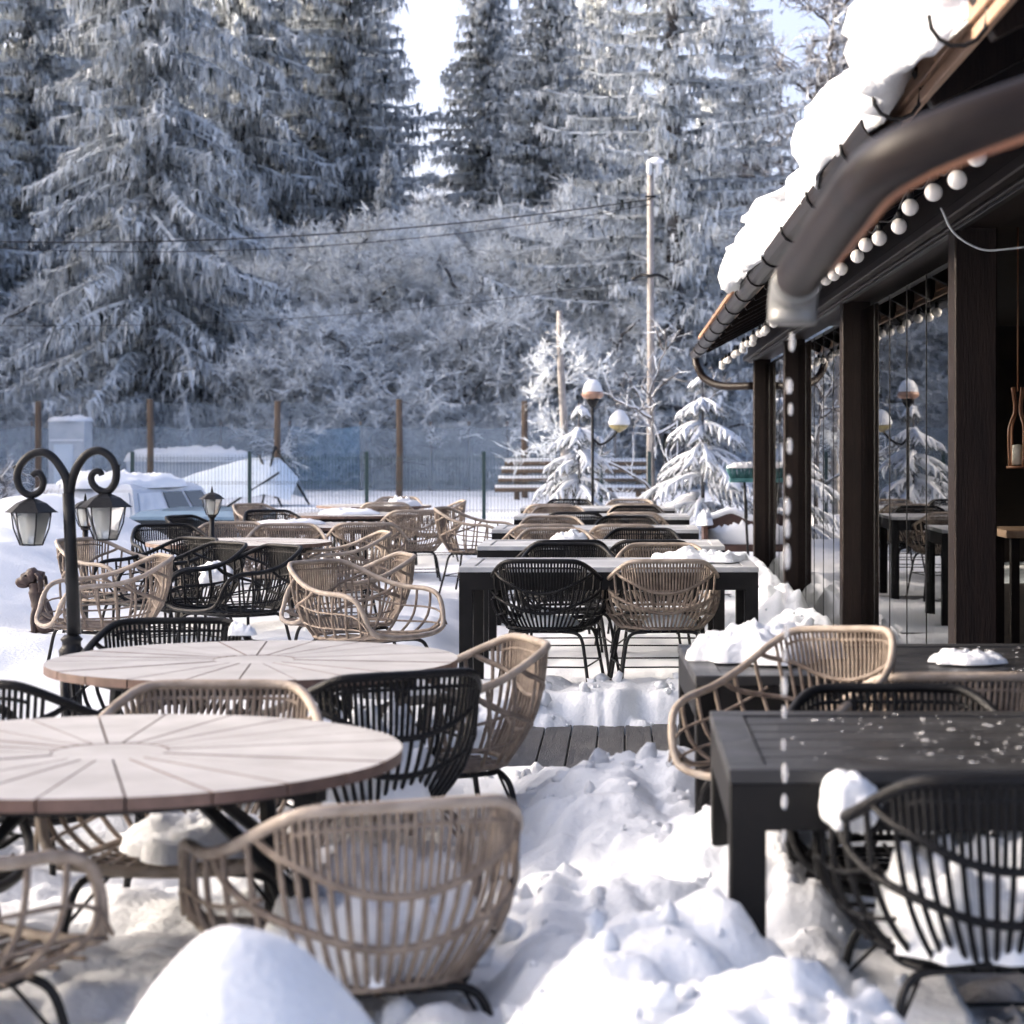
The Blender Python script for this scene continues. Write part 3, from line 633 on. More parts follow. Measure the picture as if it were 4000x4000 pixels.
def chair_meshes():
    d = {}
    rim = MB(); loop = np.vstack([shell(np.linspace(0, 1, 72), np.zeros(72)), FR[1:-1]])
    rim.tube(loop, 0.0125, 7, closed=True); d['rim'] = rim
    ribs = []
    def rib(ss, ts, r=0.0060):
        m = MB(); m.tube(shell(ss, ts), r, 5, cap=False); return m
    for s in np.linspace(.335, .665, 16): ribs.append(rib(np.full(9, s), np.linspace(0, 1, 9)))
    dens = []
    for s in np.linspace(.335, .665, 16)[:-1] + .165 / 15:
        tm = float(hoopA(s)); dens.append(rib(np.full(5, s), np.linspace(0, tm, 5), 0.0055))
    side = []
    for s in (.035, .085, .135, .185, .235, .285): 
        for q in (s, 1 - s): side.append(rib(np.full(7, q), np.linspace(0, 1, 7), 0.0068))
    d['rib'] = ribs + side; d['short_rib'] = dens
    hoops = []
    s = np.linspace(.30, .70, 26); hoops.append(rib(s, hoopA(s), 0.0088))
    s = np.linspace(.21, .79, 34); hoops.append(rib(s, hoopB(s), 0.0088))
    s = np.linspace(.355, .645, 22); hoops.append(rib(s, np.full(22, .085), 0.0052))
    s = np.linspace(0, 1, 50); hoops.append(rib(s, np.full(50, 1.0), 0.0085))
    for tt in (.34, .68):
        for a, b in ((0, .30), (.70, 1)):
            s = np.linspace(a, b, 16); hoops.append(rib(s, np.full(16, tt), 0.0050))
    d['hoop'] = hoops
    # wrapped joints where hoops cross ribs
    wr = MB()
    for s in np.linspace(.335, .665, 16):
        for t in (hoopA(s), hoopB(s)): wr.ball(shell(np.array([s]), np.array([t]))[0], (.0085, .0085, .010), 6, 4)
    for s in (.035, .085, .135, .185, .235, .285):
        for q in (s, 1 - s):
            for t in (.34, .68): wr.ball(shell(np.array([q]), np.array([t]))[0], .0085, 6, 4)
    d['binding'] = wr
    seat = []
    for x in np.linspace(-.2, .2, 10):
        yb = -.195 + .12 * (abs(x) / .2) ** 2.5; y = np.linspace(yb, front_y(x), 9); m = MB(); m.tube(seat_pt(np.full(9, x), y), 0.005, 5, cap=False); seat.append(m)
    for y in np.linspace(-.15, .28, 9):
        xb = base_x(y); x = np.linspace(-xb, xb, 9); m = MB(); m.tube(seat_pt(x, np.full(9, y)) - [0, 0, .007], 0.0052, 5, cap=False); seat.append(m)
    d['seat_rod'] = seat
    fr = MB(); ring = cat_rom([(.16, -.13, .395), (.19, .05, .395), (.185, .20, .40), (0, .215, .40), (-.185, .20, .40), (-.19, .05, .395), (-.16, -.13, .395), (0, -.155, .395)], 5, True); fr.tube(ring, .008, 6, closed=True); d['seat_frame'] = fr
    legs = []
    for sx in (-1, 1):
        legs.append(MB().tube(cat_rom([(sx * .10, .205, .398), (sx * .185, .215, .392), (sx * .222, .235, .36), (sx * .245, .255, .25), (sx * .285, .30, 0)], 4), .009, 7))
        legs.append(MB().tube(cat_rom([(sx * .09, -.15, .394), (sx * .155, -.155, .388), (sx * .19, -.17, .355), (sx * .21, -.19, .25), (sx * .245, -.25, 0)], 4), .009, 7))
    d['leg'] = legs
    z0 = .22; f = lambda sx, fy: np.array([sx * .252, .265, z0]) if fy else np.array([sx * .214, -.20, z0])
    d['stretcher'] = [MB().tube([f(-1, 1), f(1, 1)], .0045, 5), MB().tube([f(-1, 0), f(1, 0)], .0045, 5), MB().tube([f(-1, 1), f(-1, 0)], .0045, 5), MB().tube([f(1, 1), f(1, 0)], .0045, 5)]
    d['brace'] = [MB().tube([(sx * .15, yy * .9, .393), (sx * xx, yy * 1.12, .29)], .0045, 5) for sx in (-1, 1) for yy, xx in ((.205, .238), (-.16, .203))]
    return d
CH = chair_meshes()
def joined(lst):
    m = MB()
    for a in lst:
        n0 = m.n
        for v in a.v: m.v.append(v)
        for q, qm in zip(a.q, a.qm): m.q.append(q + n0); m.qm.append(qm)
        for t_, tm in zip(a.t, a.tm): m.t.append(t_ + n0); m.tm.append(tm)
        m.n += a.n
    return m
CM = {}
for colr in ('brown', 'black'):
    rm = M['rattan_rim'] if colr == 'brown' else M['rattan_black']; wm = M['rattan'] if colr == 'brown' else M['rattan_black']
    def mk(nm, mbs, m):
        out = []
        for a in (mbs if isinstance(mbs, list) else [mbs]):
            me = a.mesh(nm); me.materials.append(m); out.append(me)
        return out
    CM[colr, 1] = [(nm, me) for nm, m in (('rim', rm), ('rib', wm), ('short_rib', wm), ('hoop', wm), ('binding', wm), ('seat_rod', wm), ('seat_frame', M['black_metal']), ('leg', M['black_metal']), ('stretcher', M['black_metal']), ('brace', M['black_metal'])) for me in mk(nm, CH[nm], m)]
    CM[colr, 0] = [(nm, me) for nm, src, m in (('rim', CH['rim'], rm), ('back_weave', joined(CH['rib'] + CH['short_rib'] + CH['hoop'] + [CH['binding']]), wm), ('seat_weave', joined(CH['seat_rod']), wm), ('seat_frame', CH['seat_frame'], M['black_metal']), ('leg', CH['leg'], M['black_metal']), ('stretcher', CH['stretcher'], M['black_metal'])) for me in mk(nm, src, m)]
def chair(x, y, phi, colr, label, group=None, fine=0, dz=0.0, tilt=(0, 0)):
    t = thing('rattan_armchair', label, 'chair', (x, y, dz + (.025 if fine else 0)), 0, group)
    t.rotation_euler = (R(tilt[0]), R(tilt[1]), R(phi - 90))
    for nm, me in CM[colr, fine]:
        o = obj(nm, me, t)
        if nm in ('back_weave', 'seat_weave', 'binding'): o['kind'] = 'stuff'
    return t
F_ = 1
chair(-.496, 4.04, 112, 'brown', 'brown rattan armchair beside the smooth snow mound, back turned, snow caught in its weave', fine=F_, dz=-.055)
chair(-.985, 4.90, -90, 'brown', 'brown rattan armchair with a snow-filled seat pushed between the two foremost round tables', fine=F_)
chair(-.690, 5.66, 119, 'black', 'black rattan armchair packed with snow pushed to the middle round table near the aisle', fine=F_)
chair(-.55, 6.26, 200, 'brown', 'light brown rattan armchair at the edge of the bare deck boards', fine=F_)
chair(-1.455, 6.78, -82, 'black', 'black rattan armchair with a snow scrap on its rim beside the scroll lamp', fine=F_)
chair(-1.53, 5.52, 66, 'black', 'black rattan armchair between the round tables next to the scroll lamp foot', fine=F_)
chair(-1.33, 3.72, 55, 'brown', 'brown rattan armchair with open square arm lattice beside a round table leg', fine=F_)
chair(-1.63, 4.50, 5, 'black', 'black rattan armchair whose arm is tucked under the outer rim of the front round table', fine=F_)
chair(.69, 4.0, 92, 'black', 'black rattan armchair full of snow tucked into the wet dark table', fine=F_)
rc_ = chair(.50, 5.42, 232, 'brown', 'pale brown rattan armchair tipped askew on the snow pile between two dark tables', fine=F_, dz=.215, tilt=(-7, 3)); rc_.scale = (.82, .82, .82)
chair(.64, 4.82, -90, 'black', 'black rattan armchair facing the wet dark table from its far long side', fine=F_)
chair(.84, 5.66, 91, 'brown', 'brown rattan armchair half hidden, back against the snow-heaped dark table', fine=F_)
chair(1.36, 5.55, 115, 'black', 'black rattan armchair by the chalet opening at the snow-heaped dark table', fine=F_)
# long tables: (name, front Y, left X)
TT = [(10.8, -.837), (13.05, -.90), (15.6, -.967), (18.4, -.948), (20.9, -1.013)]
ordn = ['first', 'second', 'third', 'fourth', 'fifth']
# (table, side, X, colour, small turn)
TC = [(0, 'n', px(1030, 0, 10.64)[0], 'black', -4), (0, 'n', px(1252, 0, 10.64)[0], 'brown', 3), (0, 'f', px(1075, 0, 12.4)[0], 'black', 3), (0, 'f', px(1247, 0, 12.4)[0], 'brown', -2),
      (1, 'n', px(1060, 0, 12.75)[0], 'black', 8), (1, 'n', px(1235, 0, 12.75)[0], 'black', -3), (1, 'f', px(1050, 0, 14.7)[0], 'brown', 2), (1, 'f', px(1208, 0, 14.7)[0], 'black', -4),
      (2, 'n', px(1020, 0, 15.3)[0], 'brown', 6), (2, 'n', px(1180, 0, 15.3)[0], 'brown', -2), (2, 'f', px(1043, 0, 17.1)[0], 'brown', 3), (2, 'f', px(1183, 0, 17.1)[0], 'black', 0),
      (3, 'n', px(1082, 0, 18.1)[0], 'black', 2), (3, 'n', px(1198, 0, 18.1)[0], 'brown', -4), (3, 'f', px(1056, 0, 20)[0], 'brown', 2), (3, 'f', px(1202, 0, 20)[0], 'black', 3),
      (4, 'n', px(1040, 0, 20.7)[0], 'brown', 0), (4, 'n', px(1200, 0, 20.7)[0], 'brown', 0), (4, 'f', px(1077, 0, 22.6)[0], 'black', 3), (4, 'f', px(1188, 0, 22.6)[0], 'brown', -2)]
side_n = {'n': 'boards side', 'f': 'fence side'}
seen = {}
for ti, sd, x, c, a in TC:
    yf = TT[ti][0]; y = yf + .04 if sd == 'n' else yf + .9 + .42
    if ti == 0 and sd == 'n': y = yf + .1
    end = 'outer end' if x < -0.15 else 'chalet end'
    chair(x, y, (90 if sd == 'n' else -90) + a, c, f'{c} rattan armchair, {end} of {ordn[ti]} long table beyond the boards, {side_n[sd]}', 'armchairs at the row of long tables', dz=.03)
chair(-1.2, 17.2, -12, 'brown', 'brown rattan armchair standing at the outer short end of the third long table', dz=.1)
# left groups
for x, y, ph, c, lab in [(-2.62, 10.8, 204, 'brown', 'pale brown rattan armchair turned away from the tables beside the dog statue'),
    (-3.05, 12.7, -28, 'brown', 'pale brown rattan armchair with wide open lattice arm behind the scroll lamp pole'),
    (-3.15, 14.9, -62, 'black', 'black rattan armchair facing the round table by the snow bank, back to the car'),
    (-3.3, 16.9, -25, 'black', 'black rattan armchair tilted beside the small lantern post'),
    (-2.78, 12.75, 228, 'black', 'black rattan armchair hindmost of three black ones in a slanting row'),
    (-2.50, 12.15, 222, 'black', 'black rattan armchair with snow lying inside its back, middle of three in a slanting row'),
    (-2.13, 11.8, 222, 'black', 'black rattan armchair foremost of three in a slanting row, empty of snow'),
    (-1.27, 10.2, -35, 'brown', 'brown rattan armchair turned to the terrace aisle with its back to the three black ones'),
    (-1.40, 10.95, 200, 'brown', 'brown rattan armchair crammed behind the one turned to the aisle'),
    (-1.9, 15.7, 96, 'brown', 'dark brown rattan armchair drawn up to the second small round table from the black row'),
    (-1.83, 13.8, 196, 'brown', 'brown rattan armchair on the aisle side of the round table behind the black chairs'),
    (-1.86, 18.7, 102, 'brown', 'brown rattan armchair with long thin legs showing beside the aisle of round tables'),
    (-1.92, 21.7, 190, 'brown', 'brown rattan armchair turned sideways at the last round table before the wire fence'),
    (-2.85, 15.3, -86, 'brown', 'brown rattan armchair with its back to the blue car, behind the round table'),
    (-2.38, 14.95, -84, 'brown', 'brown rattan armchair with frosty seat facing the round table beside its twin'),
    (-2.95, 18.2, -60, 'black', 'black rattan armchair between the small round tables near the snow bank'),
    (-3.4, 20.3, -40, 'brown', 'grey-brown rattan armchair dusted white near the snowy tent'),
    (-2.35, 21.2, 92, 'brown', 'brown rattan armchair drawn up to the last round table before the wire fence'),
    (-2.45, 22.9, -90, 'brown', 'brown rattan armchair between the last round table and the wire fence')]:
    chair(x, y, ph, c, lab, None, dz=.04)

# ---------------------------------------------------------------- long tables
def long_table_parts(L, D, tm):
    out = []
    def a(nm, c, d, m, bev=.003): me = MB().box(c, d, bev).mesh(nm, False); me.materials.append(m); out.append((nm, me))
    h = .75; b = .075
    a('frame_rail', (L / 2, b / 2, h - .014), (L, b, .028), tm); a('frame_rail', (L / 2, D - b / 2, h - .014), (L, b, .028), tm)
    for x in (b / 2, L - b / 2): a('frame_rail', (x, D / 2, h - .0145), (b, D - 2 * b - .002, .028), tm)
    n = 6; sw = (D - 2 * b) / n
    for k in range(n): a('slat', (L / 2, b + sw * (k + .5), h - .016), (L - 2 * b - .006, sw - .007, .022), tm)
    z = h - .028 - .045
    for y in (.012, D - .012): a('apron', (L / 2, y, z), (L - .006, .02, .09), M['table_side'], .002)
    for x in (.012, L - .012): a('apron', (x, D / 2, z), (.02, D - .05, .09), M['table_side'], .002)
    for x in (.037, L - .037):
        for y in (.037, D - .037): a('leg', (x, y, (h - .03) / 2), (.07, .07, h - .03), M['table_side'], .004)
    return out
LT = long_table_parts(1.53, .9, M['table_dark']); LF = long_table_parts(1.53, .9, M['table_frost'])
def long_table(x, y, label, rz=0, group=None, dz=0, P=LT):
    t = thing('long_table', label, 'table', (x, y, dz), rz, group)
    for nm, me in P: obj(nm, me, t)
    return t
long_table(.2025, 4.05, 'long dark slatted table wet with meltwater drops beside the near snow pile')
long_table(.195, 5.70, 'long dark slatted table with a ragged heap of snow along its end', R(1.5))
for k, (yf, x) in enumerate(TT):
    long_table(x, yf, f'{ordn[k]} long dark table with frost-pale top in the row beyond the bare boards', P=LF)
# ---------------------------------------------------------------- round tables
def round_parts(r):
    out = []; h = .75; n = 24
    def a(nm, mb, ms, sm=False):
        me = mb.mesh(nm, sm)
        for m in ms: me.materials.append(m)
        out.append((nm, me))
    for k in range(n):
        a0 = k * 2 * math.pi / n; a1 = (k + 1) * 2 * math.pi / n; gap = .0025
        r0 = .118; th = np.linspace(a0, a1, 5); pin = []; pout = []
        mid = (a0 + a1) / 2; md = np.array([math.cos(mid), math.sin(mid)])
        for q in th:
            e = np.array([math.cos(q), math.sin(q)])
            off = gap * (1 if q < mid - 1e-6 else -1 if q > mid + 1e-6 else 0) * np.array([-math.sin(mid), math.cos(mid)])
            pin.append(e * r0 + off); pout.append(e * r + off)
        m = len(th); dzk = rng.uniform(-.0008, .0008)
        top = np.array([(*p, h + dzk) for p in pin + pout]); bot = top.copy(); bot[:, 2] = h - .024
        V = np.vstack([top, bot]); q_ = []; s_ = []
        for i_ in range(m - 1):
            q_.append((i_, m + i_, m + i_ + 1, i_ + 1)); s_.append((2 * m + i_, 2 * m + i_ + 1, 3 * m + i_ + 1, 3 * m + i_))
            s_.append((m + i_, 3 * m + i_, 3 * m + i_ + 1, m + i_ + 1)); s_.append((i_, i_ + 1, 2 * m + i_ + 1, 2 * m + i_))
        s_.append((0, 2 * m, 3 * m, m)); s_.append((m - 1, 2 * m - 1, 4 * m - 1, 3 * m - 1))
        mb = MB(); mb.add(V, q_, None, 0); mb.n -= len(V); mb.v.pop(); mb.add(V, s_, None, 1)
        a('slat', mb, [M['round_top'], M['round_edge']])
    a('hub_disc', MB().lathe([(.115, h - .024), (.115, h - .001), (.0, h - .0005)], 32), [M['round_top']])
    a('rim_ring', MB().lathe([(r - .17, h - .026), (r - .12, h - .026), (r - .12, h - .052), (r - .17, h - .052)], 48), [M['black_metal']])
    for k in range(4):
        q = math.pi / 4 + k * math.pi / 2 + .25; c, s_ = math.cos(q), math.sin(q)
        a('leg', MB().tube([(c * (r - .10), s_ * (r - .10), h - .05), (c * (r - .04), s_ * (r - .04), -.02)], .02, 6), [M['black_metal']])
        a('strut', MB().tube([(c * .18, s_ * .18, h - .045), (c * (r - .085), s_ * (r - .085), h - .26)], .014, 6), [M['black_metal']])
    a('cross_bar', joined([MB().box((0, 0, h - .045), (2 * r - .1, .03, .03), .003, rotz(math.pi / 4 + .25 + q)) for q in (0, math.pi / 2)]), [M['black_metal']])
    return out
RP = round_parts(.59)
for x, y, rz, lab in [(-1.04, 4.30, .02, 'round slatted sun-ray table with pale top and brown edge near the smooth snow mound'),
    (-1.07, 6.15, .1, 'round slatted sun-ray table with a pale top next to the scroll lamp'),
    (-2.47, 13.65, 0, 'round pale-topped table behind the slanting row of black chairs'),
    (-2.41, 16.5, 0, 'round pale-topped table with a light snow cover, second behind the black chairs'),
    (-2.42, 19.1, 0, 'round pale-topped table with a snow heap on its rim, third behind the black chairs'),
    (-2.57, 21.9, 0, 'last round pale-topped table before the green wire fence')]:
    t = thing('round_table', lab, 'table', (x, y, 0), rz)
    for nm, me in RP: obj(nm, me, t)

# ---------------------------------------------------------------- the chalet
ch = thing('chalet', 'dark timber chalet with posts, folding glass wall and snow-loaded eave', 'building', (1.43, 8.67, 0))
O = np.array([1.43, 8.67, 0])
def cb(nm, c, d, m, bev=.006, par=None, rot=None):
    mb = MB(); mb.box(np.array(c) - O, d, bev, rot); return mb.build(nm, m, par or ch, False)
for y in (4.28, 8.67, 13.06, 17.7, 21.8):
    p = cb('post', (1.43, y, 1.12), (.172, .172, 2.4), M['wood_dark'])
    if y < 21:
        tr_ = MB().box(np.array((1.43 - .0, y + .0945, 1.12)) - O, (.03, .018, 2.3), .003).build('track', M['wood_dark'], ch, False)
cb('eave_beam', (1.43, 12.3, 2.37), (.20, 20.6, .24), M['wood_dark'])
cb('rail', (1.30, 12.3, 2.285), (.05, 20.4, .05), M['wood_dark'])
cb('rail', (1.36, 12.3, 2.245), (.03, 20.4, .012), M['black_metal'], .002)
# sloping roof: boards below, dark covering above
sl = math.atan2(1.9, 3.6); ca, sa = math.cos(sl), math.sin(sl)
rot = np.array([[ca, 0, -sa], [0, 1, 0], [sa, 0, ca]])
rl = 4.2
def rp(u, v, dz=0): return np.array([.87 + u * ca - dz * sa, v, 2.44 + u * sa + dz * ca])
roof = MB().box(rp(rl / 2, 12.0, .065) - O, (rl, 21.2, .05), .004, rot).build('roof', M['wood_inside'], ch, False)
for k in range(14):
    MB().box(rp(.08 + k * .15, 12.0, .028) - O, (.145, 21.1, .02), .003, rot).build('soffit_board', M['wood_dark'], roof, False)
for k in range(21):
    MB().box(rp(1.1, 2.0 + k * 1.0, -.045) - O, (2.3, .07, .12), .004, rot).build('rafter', M['wood_dark'], ch, False)
cb('fascia_board', (.842, 12.0, 2.435), (.024, 21.2, .105), M['wood_fascia'], .003)
cb('fascia_board', (.826, 12.0, 2.512), (.05, 21.2, .034), M['wood_fascia'], .003)
cb('fascia_board', (.85, 12.0, 2.356), (.022, 21.2, .036), M['wood_fascia'], .003)
# half-round gutter with brackets and a swan-neck
th = np.linspace(math.pi, 2 * math.pi, 9)
def channel(x, z, r, y0, y1, tk=.006):
    mb = MB(); o = np.stack([x + r * np.cos(th), np.full(9, 0), z + r * np.sin(th)], -1); i_ = np.stack([x + (r - tk) * np.cos(th), np.full(9, 0), z + (r - tk) * np.sin(th)], -1)
    ring = np.vstack([o, i_[::-1]]); n = len(ring); V = np.vstack([ring + [0, y0, 0], ring + [0, y1, 0]]) - O
    j = np.arange(n); j2 = (j + 1) % n
    q = [np.stack([j, j2, n + j2, n + j], -1)]
    k = np.arange(8); q.append(np.stack([k, k + 1, 2 * 9 - 2 - k, 2 * 9 - 1 - k], -1)); q.append(n + np.stack([k, k + 1, 2 * 9 - 2 - k, 2 * 9 - 1 - k], -1))
    return mb.add(V, np.vstack(q))
gu = channel(.775, 2.345, .062, 6.35, 22.55).build('gutter', M['gutter'], ch)
for y in np.arange(6.9, 22.4, 1.3):
    a = np.linspace(math.pi * .98, math.pi * 2.02, 8)
    MB().tube(np.stack([.775 + .067 * np.cos(a), np.full(8, y), 2.345 + .067 * np.sin(a)], -1) - O, .006, 5).build('bracket', M['black_metal'], gu)
for y in (3.4, 4.9, 6.0):
    a = np.linspace(math.pi * .98, math.pi * 2.02, 8)
    MB().tube(np.vstack([np.stack([.775 + .068 * np.cos(a), np.full(8, y), 2.36 + .068 * np.sin(a)], -1), [[.85, y, 2.47]]]) - O, .006, 5).build('bracket', M['black_metal'], gu)
MB().tube(cat_rom([(.775, 22.45, 2.29), (.79, 22.4, 2.2), (.87, 22.35, 2.07), (1.05, 22.2, 1.99), (1.36, 21.95, 1.985)], 6) - O, .042, 10).build('swan_neck', M['gutter'], ch)
# floor, walls, ceiling of the room behind
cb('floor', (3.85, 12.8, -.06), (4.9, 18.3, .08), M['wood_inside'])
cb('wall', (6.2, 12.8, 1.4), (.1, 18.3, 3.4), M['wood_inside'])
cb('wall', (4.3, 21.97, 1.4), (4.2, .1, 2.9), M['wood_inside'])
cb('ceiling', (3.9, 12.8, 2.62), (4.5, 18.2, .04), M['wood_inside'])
gl = MB().box((0, 0, 0), (.008, .726, 2.12), .001).mesh('glass_panel', False); gl.materials.append(M['glass'])
ed = MB().box((0, 0, 0), (.010, .005, 2.12), .001).mesh('panel_edge', False); ed.materials.append(M['black_metal'])
for y0, y1 in ((8.77, 12.96), (13.16, 17.6), (17.8, 21.7)):
    n = 6; wdt = (y1 - y0) / n
    for k in range(n):
        p = obj('glass_panel', gl, ch, Vector(np.array((1.46, y0 + wdt * (k + .5), 1.13)) - O)); p.scale = (1, (wdt - .004) / .726, 1)
        obj('panel_edge', ed, ch, Vector(np.array((1.458, y0 + wdt * k, 1.13)) - O))
cb('threshold', (1.46, 15.2, .04), (.10, 13.2, .06), M['wood_dark'])

# downpipe spout in front of the eave, dripping
sp = thing('downpipe_spout', 'dark round downpipe with a cut grey spout end dripping meltwater over the wet table', 'pipe', (.315, 3.72, 1.68))
SO = np.array([.315, 3.72, 1.68])
pts = cat_rom([(.306, 3.74, 1.665), (.308, 3.5, 1.675), (.312, 2.95, 1.70), (.325, 2.66, 1.718), (.40, 2.57, 1.748), (.60, 2.55, 1.818), (1.0, 2.55, 1.97)], 8)
MB().tube(pts - SO, np.interp(np.arange(len(pts)), [0, 14, 26, len(pts)], [.040, .039, .036, .035]), 20).build('pipe', M['gutter'], sp)
MB().tube(cat_rom([(.306, 3.70, 1.660), (.305, 3.775, 1.650), (.304, 3.80, 1.622), (.303, 3.80, 1.588)], 5) - SO, [.042] * 5 + [.044] * 5 + [.044] * 6, 20).build('spout', M['pipe_grey'], sp)
MB().tube(pts[10:] + [.022, -.008, -.026] - SO, .009, 8).build('warm_glint', M['copper'], sp)  # warm reflected light on the pipe's lower edge, painted as a coppery tube
rs = np.random.RandomState(3); zc = 1.555
for k in range(17):
    m = MB(); r0 = rs.uniform(.0035, .006); m.ball((0, 0, 0), (r0, r0, r0 * rs.uniform(2.2, 4.0)), 8, 6)
    m.build('water_drop', M['water'], None, loc=(.303 - .0012 * k + rs.randn() * .002, 3.80 - .002 * k, zc), label='meltwater drop falling from the grey spout', cat='water drop', group='drops falling from the spout')
    zc -= rs.uniform(.03, .085)

# globe string lights along the eave
sl_ = thing('string_lights', 'string of round white globe bulbs hung under the chalet eave', 'string lights', (1.0, 5.4, 2.25)); SO = np.array([1.0, 5.4, 2.25])
ys = np.arange(5.0, 22.0, .46); cab = []
bb = MB().ball((0, 0, -.055), .030, 14, 10).mesh('bulb'); bb.materials.append(M['bulb'])
so = MB().lathe([(.011, -.03), (.013, -.01), (.009, .006)], 10).mesh('socket'); so.materials.append(M['black_metal'])
for k, y in enumerate(ys):
    z = 2.235 + .012 * math.sin(k * 1.7); x = 1.0 + .012 * math.sin(k * 2.3)
    b_ = obj('bulb', bb, sl_, Vector(np.array((x, y, z)) - SO)); obj('socket', so, b_)
    cab += [(x, y, z + .008), (x, y + .23, z - .012)]
MB().tube(cat_rom(np.array(cab[:-1]), 3) - SO, .004, 4).build('cable', M['black_metal'], sl_)
MB().tube(cat_rom([px(1775, 392, 7.6), px(1800, 440, 7.6), px(1850, 470, 7.6), px(1900, 470, 7.6), px(1960, 462, 7.6)], 6) - SO, .004, 5).build('loose_cable', M['white_paint'], sl_)

# snow hanging over the eave
def eave_snow(y0, y1, ov, th_, seed, label, n=None):
    n = n or int((y1 - y0) / .03); m = 40; ys = np.linspace(y0, y1, n); u = np.linspace(0, 1, m)
    V = np.zeros((n, m, 3))
    for i_, y in enumerate(ys):
        e = min(1, min(y - y0, y1 - y) / .28 + .02) ** .5
        o_ = (ov + .16 * float(fbm(np.array(y * 1.6), np.array(3.3), seed))) * (.35 + .65 * e); t_ = (th_ + .12 * float(fbm(np.array(y * 1.9), np.array(8.1), seed + 3))) * e + .01
        C = np.array([(1.75, 2.44 + .88 * sa / ca + .055), (1.45, 2.44 + .58 * sa / ca + .06 + t_), (1.05, 2.50 + .18 * sa / ca + t_ * 1.02), (.86 - o_ * .55, 2.50 + t_ * .92), (.84 - o_ * .95, 2.46 + t_ * .45), (.85 - o_, 2.44 - .02 * e), (.84 - o_ * .75, 2.38 - .05 * e), (.84 - o_ * .35, 2.45), (.83, 2.532), (1.15, 2.44 + .28 * sa / ca + .10)])
        cc = cat_rom(C, 6); d = np.r_[0, np.cumsum(np.linalg.norm(np.diff(cc, axis=0), axis=1))]; d /= d[-1]
        V[i_, :, 0] = np.interp(u, d, cc[:, 0]); V[i_, :, 2] = np.interp(u, d, cc[:, 1]); V[i_, :, 1] = y
    s_ = np.linspace(0, 3.0, m)[None, :] + 0 * ys[:, None]; yy = ys[:, None] + 0 * s_
    nz = .15 * fbm(s_ * 2.6, yy * 2.6, seed, 4, .6) + .05 * np.abs(fbm(s_ * 6, yy * 6, seed + 15)) + .02 * fbm(s_ * 14, yy * 14, seed + 5)
    cx, cz = 1.15, 2.72
    dv = V - np.array([cx, 0, cz]) * [1, 0, 1]; dv[:, :, 1] = 0; dv /= np.linalg.norm(dv, axis=2)[..., None] + 1e-9
    win = np.sin(np.pi * u)[None, :, None]
    V += dv * nz[..., None] * win; V[:, :, 1] += .06 * fbm(s_ * 4 + 9, yy * 4, seed + 8) * win[..., 0]
    i_, j_ = np.meshgrid(np.arange(n - 1), np.arange(m - 1), indexing='ij')
    q = np.stack([i_ * m + j_, i_ * m + j_ + 1, (i_ + 1) * m + j_ + 1, (i_ + 1) * m + j_], -1).reshape(-1, 4)
    V = V.reshape(-1, 3); c0 = V[:m].mean(0); c1 = V[-m:].mean(0); nv = len(V); k = np.arange(m - 1)
    T = np.vstack([np.stack([np.full(m - 1, nv), k + 1, k], -1), np.stack([np.full(m - 1, nv + 1), (n - 1) * m + k, (n - 1) * m + k + 1], -1)])
    mb = MB(); mb.add(np.vstack([V, c0, c1]), q, T); return mb.build('eave_snow', M['snow'], None, label=label, cat='snow')
eave_snow(5.1, 6.6, .09, .15, 7, 'biggest curling slab of snow hanging over the chalet eave above the spout')
eave_snow(6.5, 8.7, .13, .12, 17, 'crumpled slab of snow hanging over the eave behind the biggest one')
eave_snow(9.0, 9.6, .10, .10, 27, 'small leftover lump of snow at the eave edge')
eave_snow(9.9, 13.2, .15, .10, 37, 'thin smooth strip of snow sliding off the far part of the eave')
rest = MB(); yy = np.linspace(13.3, 22.3, 60); 
for w_, (a0, a1, z0) in enumerate(((1.0, 4.6, .10),)):
    xs = np.linspace(a0, a1, 30); X_, Y_ = np.meshgrid(xs, np.linspace(1.6, 22.4, 160)); Z_ = 2.44 + (X_ - .87) * sa / ca + .16 + .08 * fbm(X_ * 1.5, Y_ * 1.5, 55)
    ii, jj = np.meshgrid(np.arange(159), np.arange(29), indexing='ij'); rest.add(np.stack([X_, Y_, Z_], -1), np.stack([ii * 30 + jj, ii * 30 + jj + 1, (ii + 1) * 30 + jj + 1, (ii + 1) * 30 + jj], -1).reshape(-1, 4))
rest.build('roof_snow', M['snow'], None, kind='stuff', label='blanket of snow lying on the chalet roof')

# a bar table and a hanging lantern inside
bt_ = thing('bar_table', 'wooden bar table in the dark chalet room', 'table', (2.55, 12.2, 0))
MB().box((0, 0, .87), (.8, .6, .045), .004).build('table_top', M['wood_fascia'], bt_, False)
for sx in (-.34, .34):
    for sy in (-.24, .24): MB().box((sx, sy, .43), (.05, .05, .84), .003).build('leg', M['wood_dark'], bt_, False)
hl = thing('hanging_lantern', 'copper-brown lantern hanging in the dark chalet opening', 'lantern', (2.05, 11.0, 1.25))
MB().tube([(0, 0, .40), (0, 0, 1.25)], .005, 5).build('chain', M['copper'], hl)
for q in range(4):
    a = q * math.pi / 2 + .4; MB().tube(cat_rom([(math.cos(a) * .05, math.sin(a) * .05, 0), (math.cos(a) * .055, math.sin(a) * .055, .2), (math.cos(a) * .02, math.sin(a) * .02, .3), (math.cos(a) * .035, math.sin(a) * .035, .42)], 5), .008, 6).build('rod', M['copper'], hl)
MB().lathe([(.06, 0), (.06, .012), (.0, .014)], 14).build('base_plate', M['copper'], hl)
MB().lathe([(.03, .02), (.03, .12), (.0, .125)], 12).build('candle', M['candle'], hl)

